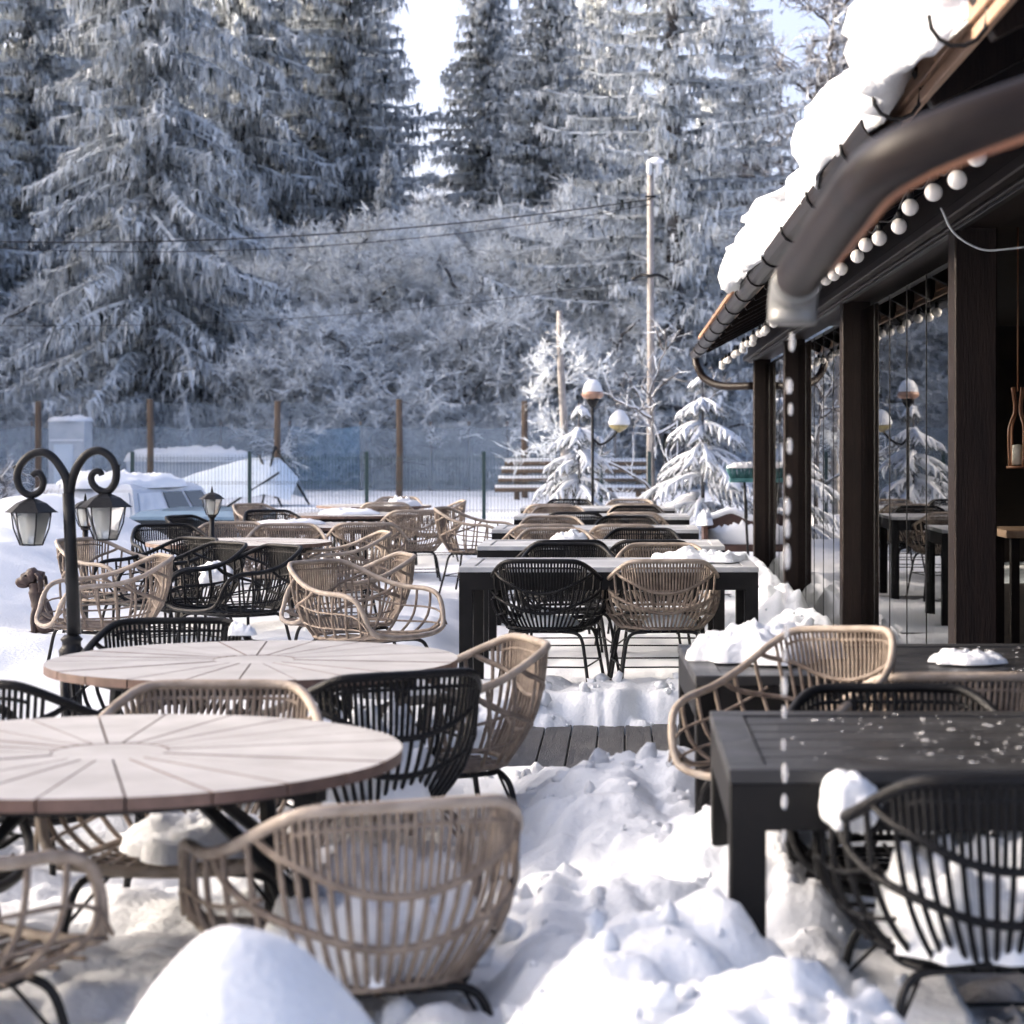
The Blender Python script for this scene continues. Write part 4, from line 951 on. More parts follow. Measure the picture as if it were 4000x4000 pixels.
# ---------------------------------------------------------------- lamps
def lantern_parts(t, c, s, hang=True, pref=''):
    """six-sided garden lantern whose roof centre is at c, scale s (roof radius)"""
    c = np.array(c, float)
    roof = MB().lathe([(s * 1.06, -s * .12), (s * 1.10, -s * .16), (s * .92, -s * .02), (s * .62, s * .22), (s * .30, s * .36), (s * .12, s * .42), (s * .10, s * .56)], 6, c).build('lantern_roof', M['black_metal'], t, False)
    rt, rb, h = s * .82, s * .46, s * 1.35; z1 = -s * .13; z0 = z1 - h
    for k in range(6):
        a = k * math.pi / 3; b = a + math.pi / 3
        p = lambda q, r, z: c + np.array([r * math.cos(q), r * math.sin(q), z])
        MB().tube([p(a, rt, z1), p(a, (rt * .62 + rb * .5) * .98, (z0 + z1) / 2), p(a, rb, z0)], s * .035, 5).build('glazing_bar', M['black_metal'], t)
        e = [p(a, rt * .98, z1), p(b, rt * .98, z1), p(b, rb * .98, z0), p(a, rb * .98, z0)]
        inn = [x * 1 - (x - c) * np.array([.03, .03, 0]) for x in e]
        MB().add(np.array(e + inn), [(0, 1, 2, 3), (7, 6, 5, 4), (0, 4, 5, 1), (1, 5, 6, 2), (2, 6, 7, 3), (3, 7, 4, 0)]).build('pane', M['lamp_glass'], t, False)
    MB().lathe([(rb * 1.04, z0 - s * .03), (rb * 1.06, z0 + s * .03), (0, z0 + s * .03)], 6, c).build('lantern_base', M['black_metal'], t, False)
    MB().lathe([(s * .20, z1 - s * .25), (s * .21, z1 - s * .05), (s * .15, z1)], 10, c).build('lamp_holder', M['statue'], t)
    MB().lathe([(s * .10, z1 - s * 1.0), (s * .19, z1 - s * .85), (s * .19, z1 - s * .26), (s * .12, z1 - s * .25)], 12, c).build('lamp_bulb', M['candle'], t)
LY = 7.6; k_ = LY / 4000
lx, _, lz = px(135, 1400, LY)
lp = thing('scroll_lamp_post', 'black double-armed scroll lamp post with two hanging six-sided lanterns', 'lamp post', (lx, LY, 0))
def L_(x, y): q = px(x, y, LY); return np.array([q[0] - lx, 0, q[2]])
MB().tube([(.01, 0, -.1), (.008, 0, .30), (.004, 0, .62)], [.036, .034, .03], 8).build('pole', M['black_metal'], lp)
MB().lathe([(.030, .60), (.044, .615), (.046, .635), (.034, .65), (.034, .665), (.040, .675), (.026, .69)], 14).build('collar', M['black_metal'], lp)
MB().tube([L_(140, 1197), L_(134, 1050), L_(129, 930)], [.0255, .022, .021], 10).build('upper_pole', M['black_metal'], lp)
left = cat_rom([L_(129, 935), L_(126, 906), L_(115, 883), L_(98, 862), L_(77, 853), L_(52, 862), L_(35, 884), L_(33, 908), L_(42, 926), L_(58, 934), L_(75, 927), L_(82, 910), L_(76, 894), L_(66, 893), L_(61, 898)], 5)
right = cat_rom([L_(131, 935), L_(136, 906), L_(146, 880), L_(163, 858), L_(186, 850), L_(208, 862), L_(219, 886), L_(217, 910), L_(205, 926), L_(190, 926), L_(176, 915), L_(172, 900), L_(179, 890), L_(189, 890), L_(192, 897)], 5)
MB().tube(left, np.linspace(.017, .011, len(left)), 8).build('scroll_arm', M['black_metal'], lp)
MB().tube(right, np.linspace(.017, .011, len(right)), 8).build('scroll_arm', M['black_metal'], lp)
MB().tube([L_(33, 886), L_(27, 880), L_(22, 882)], [.008, .006, .001], 6).build('thorn', M['black_metal'], lp)
MB().tube([L_(219, 886), L_(224, 880), L_(228, 877)], [.008, .006, .001], 6).build('thorn', M['black_metal'], lp)
for xx, y0, yr in ((58, 932, 953), (198, 926, 943)):
    MB().tube([L_(xx, y0), L_(xx + 1, yr - 8)], .011, 8).build('hanger', M['black_metal'], lp)
    q = L_(xx + 1, yr); lantern_parts(lp, (q[0], 0, q[2] - .012), .088)
def post_lantern(pxx, pyy, Y, s, label):
    x, _, z = px(pxx, pyy, Y); t = thing('garden_lantern', label, 'lantern', (x, Y, 0))
    z0 = gh(x, Y) - .1
    MB().tube([(0, 0, z0), (0, 0, z - s * 1.7)], s * .22, 8).build('pole', M['black_metal'], t)
    MB().tube([(0, 0, z - s * 1.75), (0, 0, z - s * 1.45)], [s * .30, s * .42], 8).build('collar', M['black_metal'], t)
    lantern_parts(t, (0, 0, z), s); MB().lathe([(s * .07, z + s * .5), (s * .10, z + s * .62), (s * .02, z + s * .95)], 8).build('finial', M['black_metal'], t)
post_lantern(400, 938, 15.2, .085, 'small black lantern on a short post in front of the blue car')
post_lantern(161, 955, 13.2, .085, 'small black lantern on a short post half hidden behind the scroll lamp')
# globe lamp buried in snow behind the last long table
x, Y, z = px(1118, 840, 24.2)
t = thing('snowy_garden_lamp', 'dark garden lamp with amber shade capped by a tall snow hat', 'lamp', (x, Y, 0))
MB().tube([(0, 0, 0), (0, 0, 1.83)], .017, 8).build('pole', M['black_metal'], t)
MB().lathe([(.02, 1.80), (.055, 1.84), (.075, 1.88), (.08, 1.90)], 12).build('lamp_cup', M['black_metal'], t)
MB().lathe([(.07, 1.895), (.115, 1.915), (.13, 1.95), (.11, 1.985), (.02, 1.99)], 14).build('lamp_shade', M['amber'], t)
MB().lathe([(.105, 1.955), (.115, 1.99), (.095, 2.06), (.06, 2.105), (.01, 2.12)], 14).build('snow_cap', M['snow'], t)
MB().tube(cat_rom([(0, 0, 1.45), (.08, 0, 1.38), (.18, 0, 1.42), (.29, 0, 1.53)], 5), .014, 7).build('arm', M['black_metal'], t)
MB().lathe([(.02, 1.52), (.07, 1.55), (.105, 1.575), (.115, 1.61), (.09, 1.63)], 14, (.30, 0, 0)).build('lamp_shade', M['amber2'], t)
MB().lathe([(.12, 1.60), (.125, 1.63), (.10, 1.70), (.05, 1.76), (.01, 1.78)], 14, (.305, 0, 0)).build('snow_cap', M['snow'], t)

# ---------------------------------------------------------------- dog statue, bench, broom
x, Y, z = px(92, 1165, 12.0)
ds = thing('dog_statue', 'dark brown sitting dog statue in the snow beside a pale chair', 'statue', (x - .06, Y, gh(x, Y) + .005)); ds.scale = (.84, .84, .84); z0 = 0
b = MB()
b.tube(cat_rom([(.07, 0, .0), (.05, 0, .10), (.01, 0, .20), (-.012, 0, .28), (-.02, 0, .335)], 5), [.055] * 6 + [.062] * 5 + [.055] * 5 + [.046] * 5, 12)
b.tube(cat_rom([(.035, 0, .375), (-.02, 0, .385), (-.07, 0, .365), (-.135, 0, .335)], 5), [.036] * 5 + [.056] * 4 + [.046] * 4 + [.030] * 3, 12)
b.ball((-.128, 0, .338), (.028, .030, .027), 10, 8); b.ball((-.10, 0, .318), (.045, .028, .020), 10, 8)
for sy in (-1, 1):
    b.tube(cat_rom([(-.005, sy * .03, .19), (-.022, sy * .038, .10), (-.018, sy * .04, 0), (-.05, sy * .04, -.01)], 4), .022, 8)
    b.ball((.055, sy * .05, .06), (.06, .035, .06), 10, 8)
body = b.build('body', M['statue'], ds)
for sy in (-1, 1):
    MB().tube(cat_rom([(.0, sy * .045, .40), (.028, sy * .062, .37), (.035, sy * .062, .31), (.03, sy * .058, .275)], 4), [.018] * 4 + [.026] * 5 + [.02] * 4, 8, flat=.5).build('ear', M['statue'], ds)
    MB().ball((-.075, sy * .043, .385), .008, 8, 6).build('eye', M['black_metal'], ds)
MB().tube(cat_rom([(.11, .0, .03), (.17, .02, .05), (.20, .03, .12)], 5), [.02] * 4 + [.014] * 4 + [.006] * 3, 8).build('tail', M['statue'], ds)

bn = thing('carved_bench', 'dark brown carved wooden bench deep under snow beside the chalet corner post', 'bench', (1.7, 23.2, 0))
def bx(nm, poly, d0, d1, m): return MB().prism(poly, d0, d1).build(nm, m, bn, False)
xs = np.linspace(-.78, .78, 40)
bx('backrest', [(x_, .58 + .035 * math.cos(x_ * 13)) for x_ in xs] + [(x_, .36 - .015 * math.cos(x_ * 26)) for x_ in xs[::-1]], .38, .43, M['wood_bench'])
MB().box((0, .1, .27), (1.56, .52, .045), .006).build('seat', M['wood_bench'], bn, False)
MB().box((0, -.17, .25), (1.56, .03, .075), .006).build('seat_rail', M['wood_bench'], bn, False)
for sx in (-.8, .8):
    arm = MB(); prof = cat_rom([(-.24, .0), (-.26, .22), (-.24, .40), (-.14, .50), (.0, .52), (.12, .50), (.22, .44), (.36, .48), (.43, .30), (.43, 0), (.36, 0), (.3, .20), (.1, .22), (-.12, .2), (-.16, 0)], 3, True)
    arm.prism(prof, -.025, .025); v = arm.v[0].copy(); arm.v[0] = np.stack([v[:, 1] + sx, v[:, 0], v[:, 2]], -1)
    arm.build('side_panel', M['wood_bench'], bn, False)
def heap(cx, cy, z, rx, ry, h, seed, n=18, m=40, rag=.35, rz=0, flat=.7, rough=.35):
    """a heap of snow: polar grid, ragged edge, lumpy top"""
    mb = MB(); th_ = np.arange(m) * 2 * math.pi / m; rr = np.linspace(0, 1, n)[1:]
    ed = 1 + rag * fbm(np.cos(th_) * 1.5 + seed, np.sin(th_) * 1.5, seed, 3) * 1.5
    RR, TH = np.meshgrid(rr, th_, indexing='ij'); X = RR * np.cos(TH) * ed[None] * rx; Yq = RR * np.sin(TH) * ed[None] * ry
    f = (1 - RR ** 2.4).clip(0) ** flat
    Z = h * f * (1 + rough * 2 * fbm(X * 2.2 / min(rx, ry) + seed, Yq * 2.2 / min(rx, ry), seed + 2, 4)) + .006 * np.sign(f) 
    Z = Z * (.72 + 2.2 * billow(X * 4.5 + seed, Yq * 4.5, seed + 7))
    Z[-1] = 0
    c_, s_ = math.cos(rz), math.sin(rz)
    V = np.stack([cx + X * c_ - Yq * s_, cy + X * s_ + Yq * c_, z + Z], -1).reshape(-1, 3)
    V = np.vstack([V, [cx, cy, z + h]]); nn = n - 1
    i_, j_ = np.meshgrid(np.arange(nn - 1), np.arange(m), indexing='ij'); j2 = (j_ + 1) % m
    q = np.stack([i_ * m + j_, (i_ + 1) * m + j_, (i_ + 1) * m + j2, i_ * m + j2], -1).reshape(-1, 4)
    k = np.arange(m); t_ = np.stack([np.full(m, len(V) - 1), k, (k + 1) % m], -1)
    return mb.add(V, q, t_)
snb = MB(); xs = np.linspace(-.80, .80, 40)
for y_, dz in ((.40, .0),):
    snb.tube(np.stack([xs, np.full(40, .405), .60 + .035 * np.cos(xs * 13) + .012 * np.sin(xs * 7)], -1), .04, 8)
snb.build('snow_cap', M['snow'], bn)
heap(0, .1, .292, .80, .27, .20, 5, rag=.05, flat=.25, rough=.1).build('seat_snow', M['snow'], bn)
heap(-.8, .05, .50, .09, .30, .12, 6, rag=.1, flat=.5).build('arm_snow', M['snow'], bn)

x, Y, z = px(1413, 1050, 22.35)
br = thing('broom', 'teal-headed broom standing upside down in the snow by the corner post', 'broom', (x, Y, 0))
MB().tube([(.0, 0, .05), (-.03, .02, .62), (-.045, .03, .98)], .014, 8).build('handle', M['black_metal'], br)
MB().tube([(-.028, .02, .60), (-.042, .028, .94)], [.020, .012], 8).build('grip', M['black_metal'], br)
MB().box((-.046, .03, 1.0), (.32, .055, .045), .008).build('head', M['teal'], br, False)
bsm = MB(); rs = np.random.RandomState(9)
for k in range(160):
    xx = rs.uniform(-.15, .15); yq = rs.uniform(-.02, .02); bsm.tube([(-.046 + xx, .03 + yq, 1.02), (-.046 + xx * 1.25 + rs.randn() * .01, .03 + yq * 1.6, 1.02 + rs.uniform(.10, .15))], [.004, .002], 4)
bsm.build('bristles', M['teal'], br, kind='stuff')
heap(-.046, .03, 1.13, .17, .05, .05, 8).build('snow_cap', M['snow'], br)

# ---------------------------------------------------------------- snow lying on furniture
def snow(mb, label, rot=None, loc=None):
    o = mb.build('snow_heap', M['snow'], None, label=label, cat='snow'); return o
snow(heap(.43, 6.18, .752, .26, .20, .085, 101, 30, 70, .5, .05, .5, .28), 'ragged lumpy heap of snow on the end of the second dark table by the pile')
snow(heap(.98, 6.02, .752, .10, .05, .03, 102, rag=.5), 'small scrap of snow on the dark table next to the ragged heap')
snow(heap(.42, 11.35, .752, .26, .18, .055, 103, 22, 60, .6, 0, .5, .6), 'patchy snow heap on the chalet end of the first long table')
snow(heap(-.34, 13.5, .752, .12, .10, .06, 104), 'small cone of snow in the middle of the second long table')
snow(heap(-.985, 4.88, .442, .18, .20, .07, 105, flat=.4), 'snow filling the seat of the brown chair between the round tables')
snow(heap(-.48, 4.06, .39, .19, .22, .15, 106, flat=.45, rough=.5), 'snow heaped in the seat of the brown chair by the mound')
snow(heap(-.69, 5.66, .442, .19, .22, .20, 107, flat=.45, rough=.4), 'snow packed into the seat of the black chair by the round table')
snow(heap(.69, 4.02, .442, .20, .22, .17, 108, flat=.4, rough=.4), 'dense snow filling the black chair at the wet table')
def lump_ball(c, r, seed):
    m = MB().ball((0, 0, 0), 1, 26, 18); v = m.v[0]; d = v / (np.linalg.norm(v, axis=1)[:, None] + 1e-9)
    k = 1 + .35 * fbm(d[:, 0] * 1.6 + seed, d[:, 1] * 1.6 + d[:, 2] * 1.3, seed, 4)
    m.v[0] = v * k[:, None] * np.array(r) + np.array(c); return m
snow(lump_ball((.43, 3.99, .697), (.055, .085, .058), 9), 'rounded cap of snow on the arm of the black chair at the wet table')
snow(heap(-2.47, 19.1, .752, .25, .2, .04, 110, rag=.5), 'thin snow heap on the third small round table')
snow(heap(-2.25, 21.6, .752, .2, .12, .07, 111, rag=.4), 'snow pad on the rim of the last round table')
snow(heap(-2.6, 16.6, .752, .3, .2, .03, 112, rag=.6), 'thin drift of snow on the second small round table')
o = snow(heap(0, 0, 0, .13, .09, .05, 113, rag=.4), 'chunk of snow caught inside the back of a black chair in the slanting row')
o.location = (-2.36, 12.28, .62); o.rotation_euler = (R(40), R(20), R(-40))
o = snow(heap(.0, 0, 0, .05, .03, .03, 114, rag=.3), 'scrap of snow stuck on the rim of the black chair facing the sun-ray table'); o.location = (-1.255, 6.98, .745)
for k, (x, y, p_) in enumerate([(-.10, 11.0, .418), (.23, 10.95, .418)]):
    snow(heap(x if k else -.40, y, .42, .16, .18, .06, 120 + k, flat=.4), ['snow on the seat of the black chair at the first long table', 'snow mound on the seat of the brown chair at the first long table'][k])
# churned grey snow under the wet table
hg = heap(.95, 4.3, .10, .55, .75, .10, 130, 30, 80, .3, 0, .4, .8); hg.build('dirty_snow', M['snow_dirty'], None, kind='stuff', label='grey churned slush and ice lumps under the wet table')
# water beads on the two dark tables
wb = MB(); rs = np.random.RandomState(17); base = MB().lathe([(1, 0), (.9, .35), (.6, .6), (.01, .75)], 7)
for k in range(420):
    if k < 330: x, y = .35 + rs.beta(1.6, 1.2) * 1.2, 4.10 + rs.rand() * .78
    else: x, y = .9 + rs.rand() * .7, 5.8 + rs.rand() * .7
    r0 = .0018 + .005 * rs.rand() ** 2.5
    wb.add(base.v[0] * [r0 * rs.uniform(.8, 1.6), r0 * rs.uniform(.8, 1.6), r0 * .7] + [x, y, .7505], base.q[0], base.t[0])
wb.build('water_beads', M['water'], None, kind='stuff', label='beads of meltwater splashed over the dark tabletops')
tw = MB().tube([(0, 0, 0), (.006, .003, .003)], [.006, .004], 6); tw.build('dark_pebble', M['statue'], None, loc=(-.02, 3.62, gh(-.02, 3.62) + .004), label='single dark pebble lying on the white snow pile', cat='pebble')

# ---------------------------------------------------------------- fences, poles, wires
def fence_posts(t, pts, r, h, m, nm='post'):
    for (x, y, z0, hh) in pts: MB().tube([(x, y, z0), (x + .02 * math.sin(x * 9), y, z0 + hh * .5), (x, y, z0 + hh)], [r, r * .95, r * .9], 8).build(nm, m, t)
YF = 52.0
t = thing('tall_mesh_fence', 'tall fence of round brown timber posts with thin wire mesh along the field', 'fence', (0, YF, 0))
xs = [px(q, 0, YF)[0] for q in (-160, 72, 283, 524, 753, 990)]
fence_posts(t, [(x, 0, -.2, 2.68 + .03 * math.sin(x)) for x in xs], .085, 0, M['post_wood'])
for a, b in zip(xs[:-1], xs[1:]):
    MB().box(((a + b) / 2, .09, 1.25), (b - a - .02, .004, 2.3), .0005).build('mesh_panel', M['net'], t, False)
YN = 60.0
t = thing('windbreak_net', 'grey windbreak netting on thin posts in front of the thicket', 'fence', (0, YN, 0))
xs = [px(q, 0, YN)[0] for q in (-160, -50, 60, 160, 290, 417, 547, 680, 813, 885, 957, 1060, 1160)]
fence_posts(t, [(x, 0, -.1, 2.15) for x in xs], .045, 0, M['post_wood'])
for k, (a, b) in enumerate(zip(xs[:-1], xs[1:])):
    mb = MB(); n = 10; u = np.linspace(0, 1, n); top = 1.92 - .10 * np.sin(np.pi * u)
    V = np.vstack([np.stack([a + (b - a) * u, np.full(n, -.06), np.full(n, .12)], -1), np.stack([a + (b - a) * u, np.full(n, -.06), top], -1)]); V2 = V + [0, .004, 0]
    i_ = np.arange(n - 1); q = np.stack([i_, i_ + 1, n + i_ + 1, n + i_], -1)
    mb.add(np.vstack([V, V2]), np.vstack([q, 2 * n + q[:, ::-1]])).build('net_panel', M['net_blue'] if k == 6 else M['net2'], t, False)
YW = 34.0
t = thing('green_wire_fence', 'low green welded wire fence between the terrace and the snowy field', 'fence', (0, YW, 0))
xs = [px(q, 0, YW)[0] for q in (250, 471, 692, 913, 1134, 1225)]
for x in xs: MB().box((x, 0, .60), (.06, .05, 1.34), .006).build('post', M['green_metal'], t, False)
for a, b in zip(xs[:-1], xs[1:]):
    mb = MB()
    for x in np.arange(a + .06, b - .03, .055): mb.tube([(x, 0, -.05), (x, 0, 1.22)], .0032, 3, cap=False)
    for z in (.02, .3, .33, .75, .78, 1.14, 1.17): mb.tube([(a, .004, z), (b, .004, z)], .004, 3, cap=False)
    mb.build('wire_panel', M['green_metal'], t, kind='stuff')
t = thing('log_fence', 'stacked log fence with snow on every rail behind the young spruces', 'fence', (0, 50, 0))
for k, z in enumerate((.98, .80, .58, .36)):
    a, b = px(952 - 6 * k, 0, 50)[0], px(1222 + 2 * k, 0, 50)[0]
    lg = MB().tube([(a, 0, z - .04), ((a + b) / 2, .03, z - .03), (b, 0, z - .04)], .06, 8).build('rail', M['post_wood'], t)
    MB().tube([(a, 0, z + .025), ((a + b) / 2, .03, z + .04), (b, 0, z + .03)], .05, 8, flat=1.0).build('snow_cap', M['snow'], lg)
for q in (975, 1085, 1205): MB().tube([(px(q, 0, 50)[0], .1, -.2), (px(q, 0, 50)[0], .1, .98)], .07, 8).build('post', M['post_wood'], t)
YP = 40.0
x = px(1227, 0, YP)[0]
t = thing('utility_pole', 'pale weathered utility pole with small crossbar behind the young spruces', 'pole', (x, YP, 0))
MB().tube([(0, 0, -.3), (.01, 0, 3), (.0, 0, 6.75)], [.085, .072, .062], 10).build('shaft', M['pole'], t)
MB().tube(cat_rom([(-.34, 0, 4.50), (-.15, -.02, 4.58), (0, -.1, 4.56), (.15, -.02, 4.58), (.34, 0, 4.50)], 4), .03, 6).build('crossbar', M['black_metal'], t)
MB().box((.0, -.09, 6.05), (.2, .05, .04), .004).build('bracket', M['black_metal'], t, False)
for sx in (-.02, .16): MB().lathe([(.03, 6.45), (.055, 6.5), (.05, 6.62), (.06, 6.68), (.02, 6.75)], 10, (sx, -.1, 0)).build('insulator', M['white_paint'], t)
MB().ball((.12, -.1, 6.72), (.14, .1, .07), 10, 8).build('snow_cap', M['snow'], t)
for k, (dz, sag, lab) in enumerate(((0, .55, 'dark sagging power cable running from the utility pole across the wood'), (-.10, .78, 'second thinner cable hanging just below the dark power cable'))):
    u = np.linspace(0, 1, 50); x0, z0 = x, 6.0 + dz; x1, z1 = px(-160, 452, YP)[0], px(-160, 452 + 6 * k, YP)[2]
    MB().tube(np.stack([x0 + (x1 - x0) * u, np.full(50, YP - .1), z0 + (z1 - z0) * u - sag * 4 * u * (1 - u) * .6], -1), .013 - .005 * k, 5).build('power_cable', M['black_metal'], None, label=lab, cat='cable')
u = np.linspace(0, 1, 30); x1, _, z1 = px(-160, 610, YP)
MB().tube(np.stack([x + (x1 - x) * u, np.full(30, YP - .1), 4.52 + (z1 - 4.52) * u - .35 * u * (1 - u) * 4], -1), .005, 4).build('power_cable', M['black_metal'], None, label='thin low cable leading from the crossbar of the utility pole', cat='cable')

# ---------------------------------------------------------------- cars and far things
def car(x, y, z, heading, body_m, label, H=1.62, L=4.35, W=1.78, frosted=True, snowy=True):
    t = thing('parked_car', label, 'car', (x, y, z), heading)
    zb, zt = .95 * H / 1.6, H
    low = [(-L / 2, .35), (-L / 2 - .02, .6), (-L / 2 + .03, zb - .03), (-L * .2, zb), (L * .18, zb), (L * .28, zb - .03), (L / 2 - .15, zb - .17), (L / 2, zb - .35), (L / 2 + .02, .5), (L / 2 - .05, .28), (-L / 2 + .1, .28)]
    low = cat_rom(low, 3, True)
    def loft(poly, ws, ins):
        n = len(poly); c = poly.mean(0); mb = MB(); V = []
        for w_, i_ in zip(ws, ins): q = c + (poly - c) * (1 - i_); V.append(np.stack([q[:, 0], np.full(n, w_), q[:, 1]], -1))
        k = len(ws); V = np.vstack(V); j = np.arange(n); j2 = (j + 1) % n
        Q = np.vstack([np.stack([a * n + j, a * n + j2, (a + 1) * n + j2, (a + 1) * n + j], -1) for a in range(k - 1)])
        V = np.vstack([V, [[c[0], ws[0], c[1]], [c[0], ws[-1], c[1]]]])
        T = np.vstack([np.stack([np.full(n, k * n), j2, j], -1), np.stack([np.full(n, k * n + 1), (k - 1) * n + j, (k - 1) * n + j2], -1)])
        return mb.add(V, Q, T)
    loft(low, [-W / 2, -W / 2 + .05, -W / 2 + .16, W / 2 - .16, W / 2 - .05, W / 2], [.05, .012, 0, 0, .012, .05]).build('body', body_m, t)
    # cabin: belt and roof outlines
    bx0, bx1, rx0, rx1 = -L / 2 + .05, L * .23, -L / 2 + .28, L * .06
    wb_, wr = W / 2 - .06, W / 2 - .23
    P = np.array([(bx0, -wb_, zb - .02), (bx1, -wb_, zb - .02), (bx1, wb_, zb - .02), (bx0, wb_, zb - .02), (rx0, -wr, zt - .06), (rx1, -wr, zt - .06), (rx1, wr, zt - .06), (rx0, wr, zt - .06), (rx0 + .12, -wr + .1, zt), (rx1 - .15, -wr + .1, zt), (rx1 - .15, wr - .1, zt), (rx0 + .12, wr - .1, zt)])
    q = [(0, 1, 5, 4), (1, 2, 6, 5), (2, 3, 7, 6), (3, 0, 4, 7), (4, 5, 9, 8), (5, 6, 10, 9), (6, 7, 11, 10), (7, 4, 8, 11), (8, 9, 10, 11)]
    MB().add(P, q).build('cabin', body_m, t, False)
    def pane(a, b, c_, d, off, m, nm='window'):
        e = np.array([a, b, c_, d]); mb = MB(); mb.add(np.vstack([e + np.array(off), e - np.array(off) * .5]), [(0, 1, 2, 3), (7, 6, 5, 4), (0, 4, 5, 1), (1, 5, 6, 2), (2, 6, 7, 3), (3, 7, 4, 0)]); return mb.build(nm, m, t, False)
    def side(u0, u1, sg):
        f = lambda u, v: np.array([(bx0 + (bx1 - bx0) * u) * (1 - v) + (rx0 + (rx1 - rx0) * u) * v, sg * (wb_ * (1 - v) + wr * v), (zb - .02) * (1 - v) + (zt - .06) * v])
        return f(u0, .08), f(u1, .08), f(u1, .92), f(u0, .92)
    for sg in (-1, 1):
        pane(*side(.06, .36, sg), (0, sg * .012, 0), M['car_frost'] if frosted else M['car_glass']); pane(*side(.40, .66, sg), (0, sg * .012, 0), M['car_glass']); pane(*side(.70, .95, sg), (0, sg * .012, 0), M['car_glass'])
        MB().ball((L * .19, sg * (W / 2 + .05), zb + .06), (.07, .10, .075), 10, 7).build('side_mirror', M['rubber'], t)
        for xx in (-L * .31, L * .32):
            wh = MB(); wh.lathe([(.19, -.09), (.30, -.10), (.32, -.06), (.32, .06), (.30, .10), (.19, .09)], 20); v = wh.v[0].copy(); wh.v[0] = np.stack([v[:, 0] + xx, v[:, 2] + sg * (W / 2 - .1), v[:, 1] + .32], -1); wheel = wh.build('wheel', M['rubber'], t)
            rm_ = MB(); rm_.lathe([(.0, -.095), (.19, -.085), (.19, .085), (.0, .095)], 16); v = rm_.v[0].copy(); rm_.v[0] = np.stack([v[:, 0] + xx, v[:, 2] + sg * (W / 2 - .1), v[:, 1] + .32], -1); rm_.build('rim', M['car_silver'], wheel)
        MB().box((-L / 2 - .005, sg * (W / 2 - .2), zb - .16), (.04, .26, .18), .02).build('tail_light', M['car_red'], t, False)
        MB().box((L / 2 - .03, sg * (W / 2 - .25), zb - .36), (.05, .3, .13), .02).build('headlight', M['lamp_glass'], t, False)
    f = lambda v, w_, i_: np.array([bx0 * (1 - v) + rx0 * v, w_, (zb - .02) * (1 - v) + (zt - .06) * v])
    g_ = lambda v, w_: np.array([bx1 * (1 - v) + rx1 * v, w_, (zb - .02) * (1 - v) + (zt - .06) * v])
    lw = lambda v: (wb_ * (1 - v) + wr * v) * .93
    pane(f(.1, lw(.1), 0), f(.1, -lw(.1), 0), f(.93, -lw(.93), 0), f(.93, lw(.93), 0), (-.012, 0, .004), M['car_frost'] if frosted else M['car_glass'], 'rear_window')
    pane(g_(.06, -lw(.06)), g_(.06, lw(.06)), g_(.93, lw(.93)), g_(.93, -lw(.93)), (.012, 0, .006), M['car_glass'], 'windscreen')
    MB().box((-L / 2 - .03, 0, .48), (.10, W - .1, .22), .04).build('bumper', M['rubber'], t, False)
    MB().box((-L / 2 - .03, 0, .72), (.02, .5, .11), .004).build('number_plate', M['white_paint'], t, False)
    if snowy:
        heap((rx0 + rx1) / 2 - .02, 0, zt - .05, (rx1 - rx0) / 2 + .08, wr + .06, .17, int(abs(x * 10)), 24, 60, .10, 0, .35, .25).build('roof_snow', M['snow'], t)
        heap(L * .36, 0, zb - .16, L * .13, W / 2 - .1, .17, int(abs(x * 10)) + 3, 20, 50, .12, 0, .4, .3).build('bonnet_snow', M['snow'], t)
    return t
car(-6.35, 28.3, -.70, math.atan2(.97, .20), M['car_silver'], 'silver car with frosted rear window and thick snow on its roof behind the scroll lamp', H=1.58)
car(-4.75, 25.0, -.78, math.atan2(.99, .05), M['car_blue'], 'dark blue car with little snow parked next to the silver one', H=1.42, L=3.9, W=1.66, frosted=False, snowy=False)
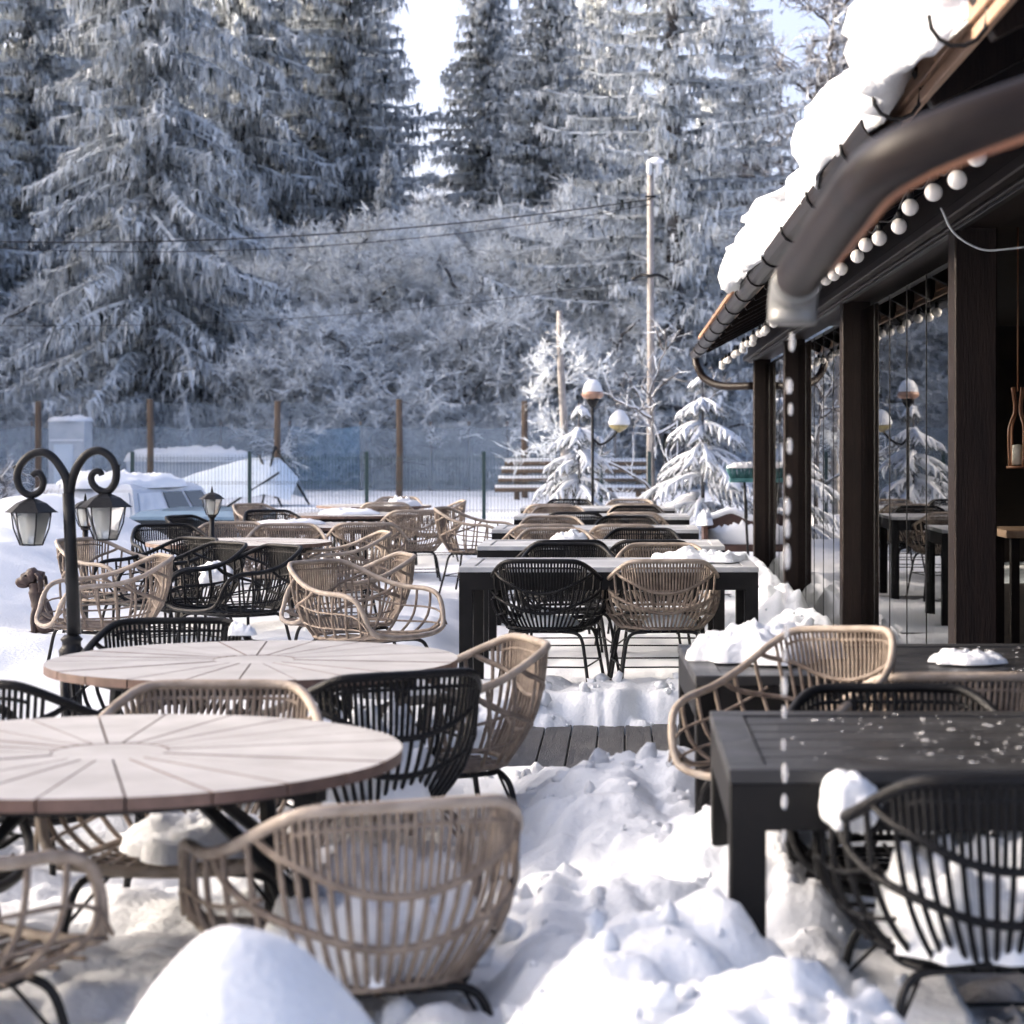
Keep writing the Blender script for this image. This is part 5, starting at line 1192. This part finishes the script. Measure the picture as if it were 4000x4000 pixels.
car(-7.75, 22.9, -.70, math.atan2(.9, -.25), M['car_red'], 'red car showing a corner behind the snow bank', H=1.4, L=3.9, W=1.66, frosted=False, snowy=False)
t = thing('snowy_tent', 'collapsed pale tarpaulin tent sagging under snow beyond the wire fence', 'tent', (px(430, 0, 45)[0], 45, .1))
xs = np.linspace(-1.7, 1.5, 24); ysq = np.linspace(-1.1, 1.1, 14); X_, Y_ = np.meshgrid(xs, ysq); Z_ = 1.12 * np.clip(1 - np.abs(Y_) / 1.25, .05, 1) ** .8 * (.45 + .55 * sstep(-1.8, .9, X_)) * (1 - .5 * sstep(1.0, 1.6, X_)) + .08 * fbm(X_ * 2, Y_ * 2, 3)
ii, jj = np.meshgrid(np.arange(13), np.arange(23), indexing='ij')
MB().add(np.stack([X_, Y_, Z_], -1), np.stack([ii * 24 + jj, ii * 24 + jj + 1, (ii + 1) * 24 + jj + 1, (ii + 1) * 24 + jj], -1).reshape(-1, 4)).build('canopy', M['tarp'], t)
for a, b in (((.9, -1.1, 0), (1.0, 0, 1.25)), ((1.3, -1.0, 0), (.7, -.2, 1.05)), ((.2, -1.15, 0), (1.2, -.7, .7)), ((1.7, .2, 0), (1.0, 0, 1.25))): MB().tube([a, b], .025, 6).build('pole', M['black_metal'], t)
t = thing('white_kiosk', 'small white kiosk with a closed door behind the tall mesh fence', 'kiosk', (px(133, 0, 56)[0], 56, 0))
MB().box((0, 0, 1.0), (.95, .8, 2.0), .01).build('wall', M['white_paint'], t, False); MB().box((-.08, -.41, .72), (.5, .03, 1.35), .005).build('door', M['tarp'], t, False)
MB().box((0, -.41, 1.5), (.9, .05, .05), .005).build('lintel', M['snow'], t, False); heap(0, 0, 2.0, .6, .5, .12, 3, rag=.05, flat=.3).build('roof_snow', M['snow'], t)
t = thing('snowy_shed', 'long low shed buried in snow beyond the silver car', 'shed', (px(345, 0, 56)[0], 57, 0))
MB().box((0, 0, .5), (3.2, 1.2, .9), .02).build('wall', M['white_paint'], t, False); heap(0, 0, .93, 1.75, .75, .35, 9, rag=.05, flat=.3, rough=.15).build('roof_snow', M['snow'], t)
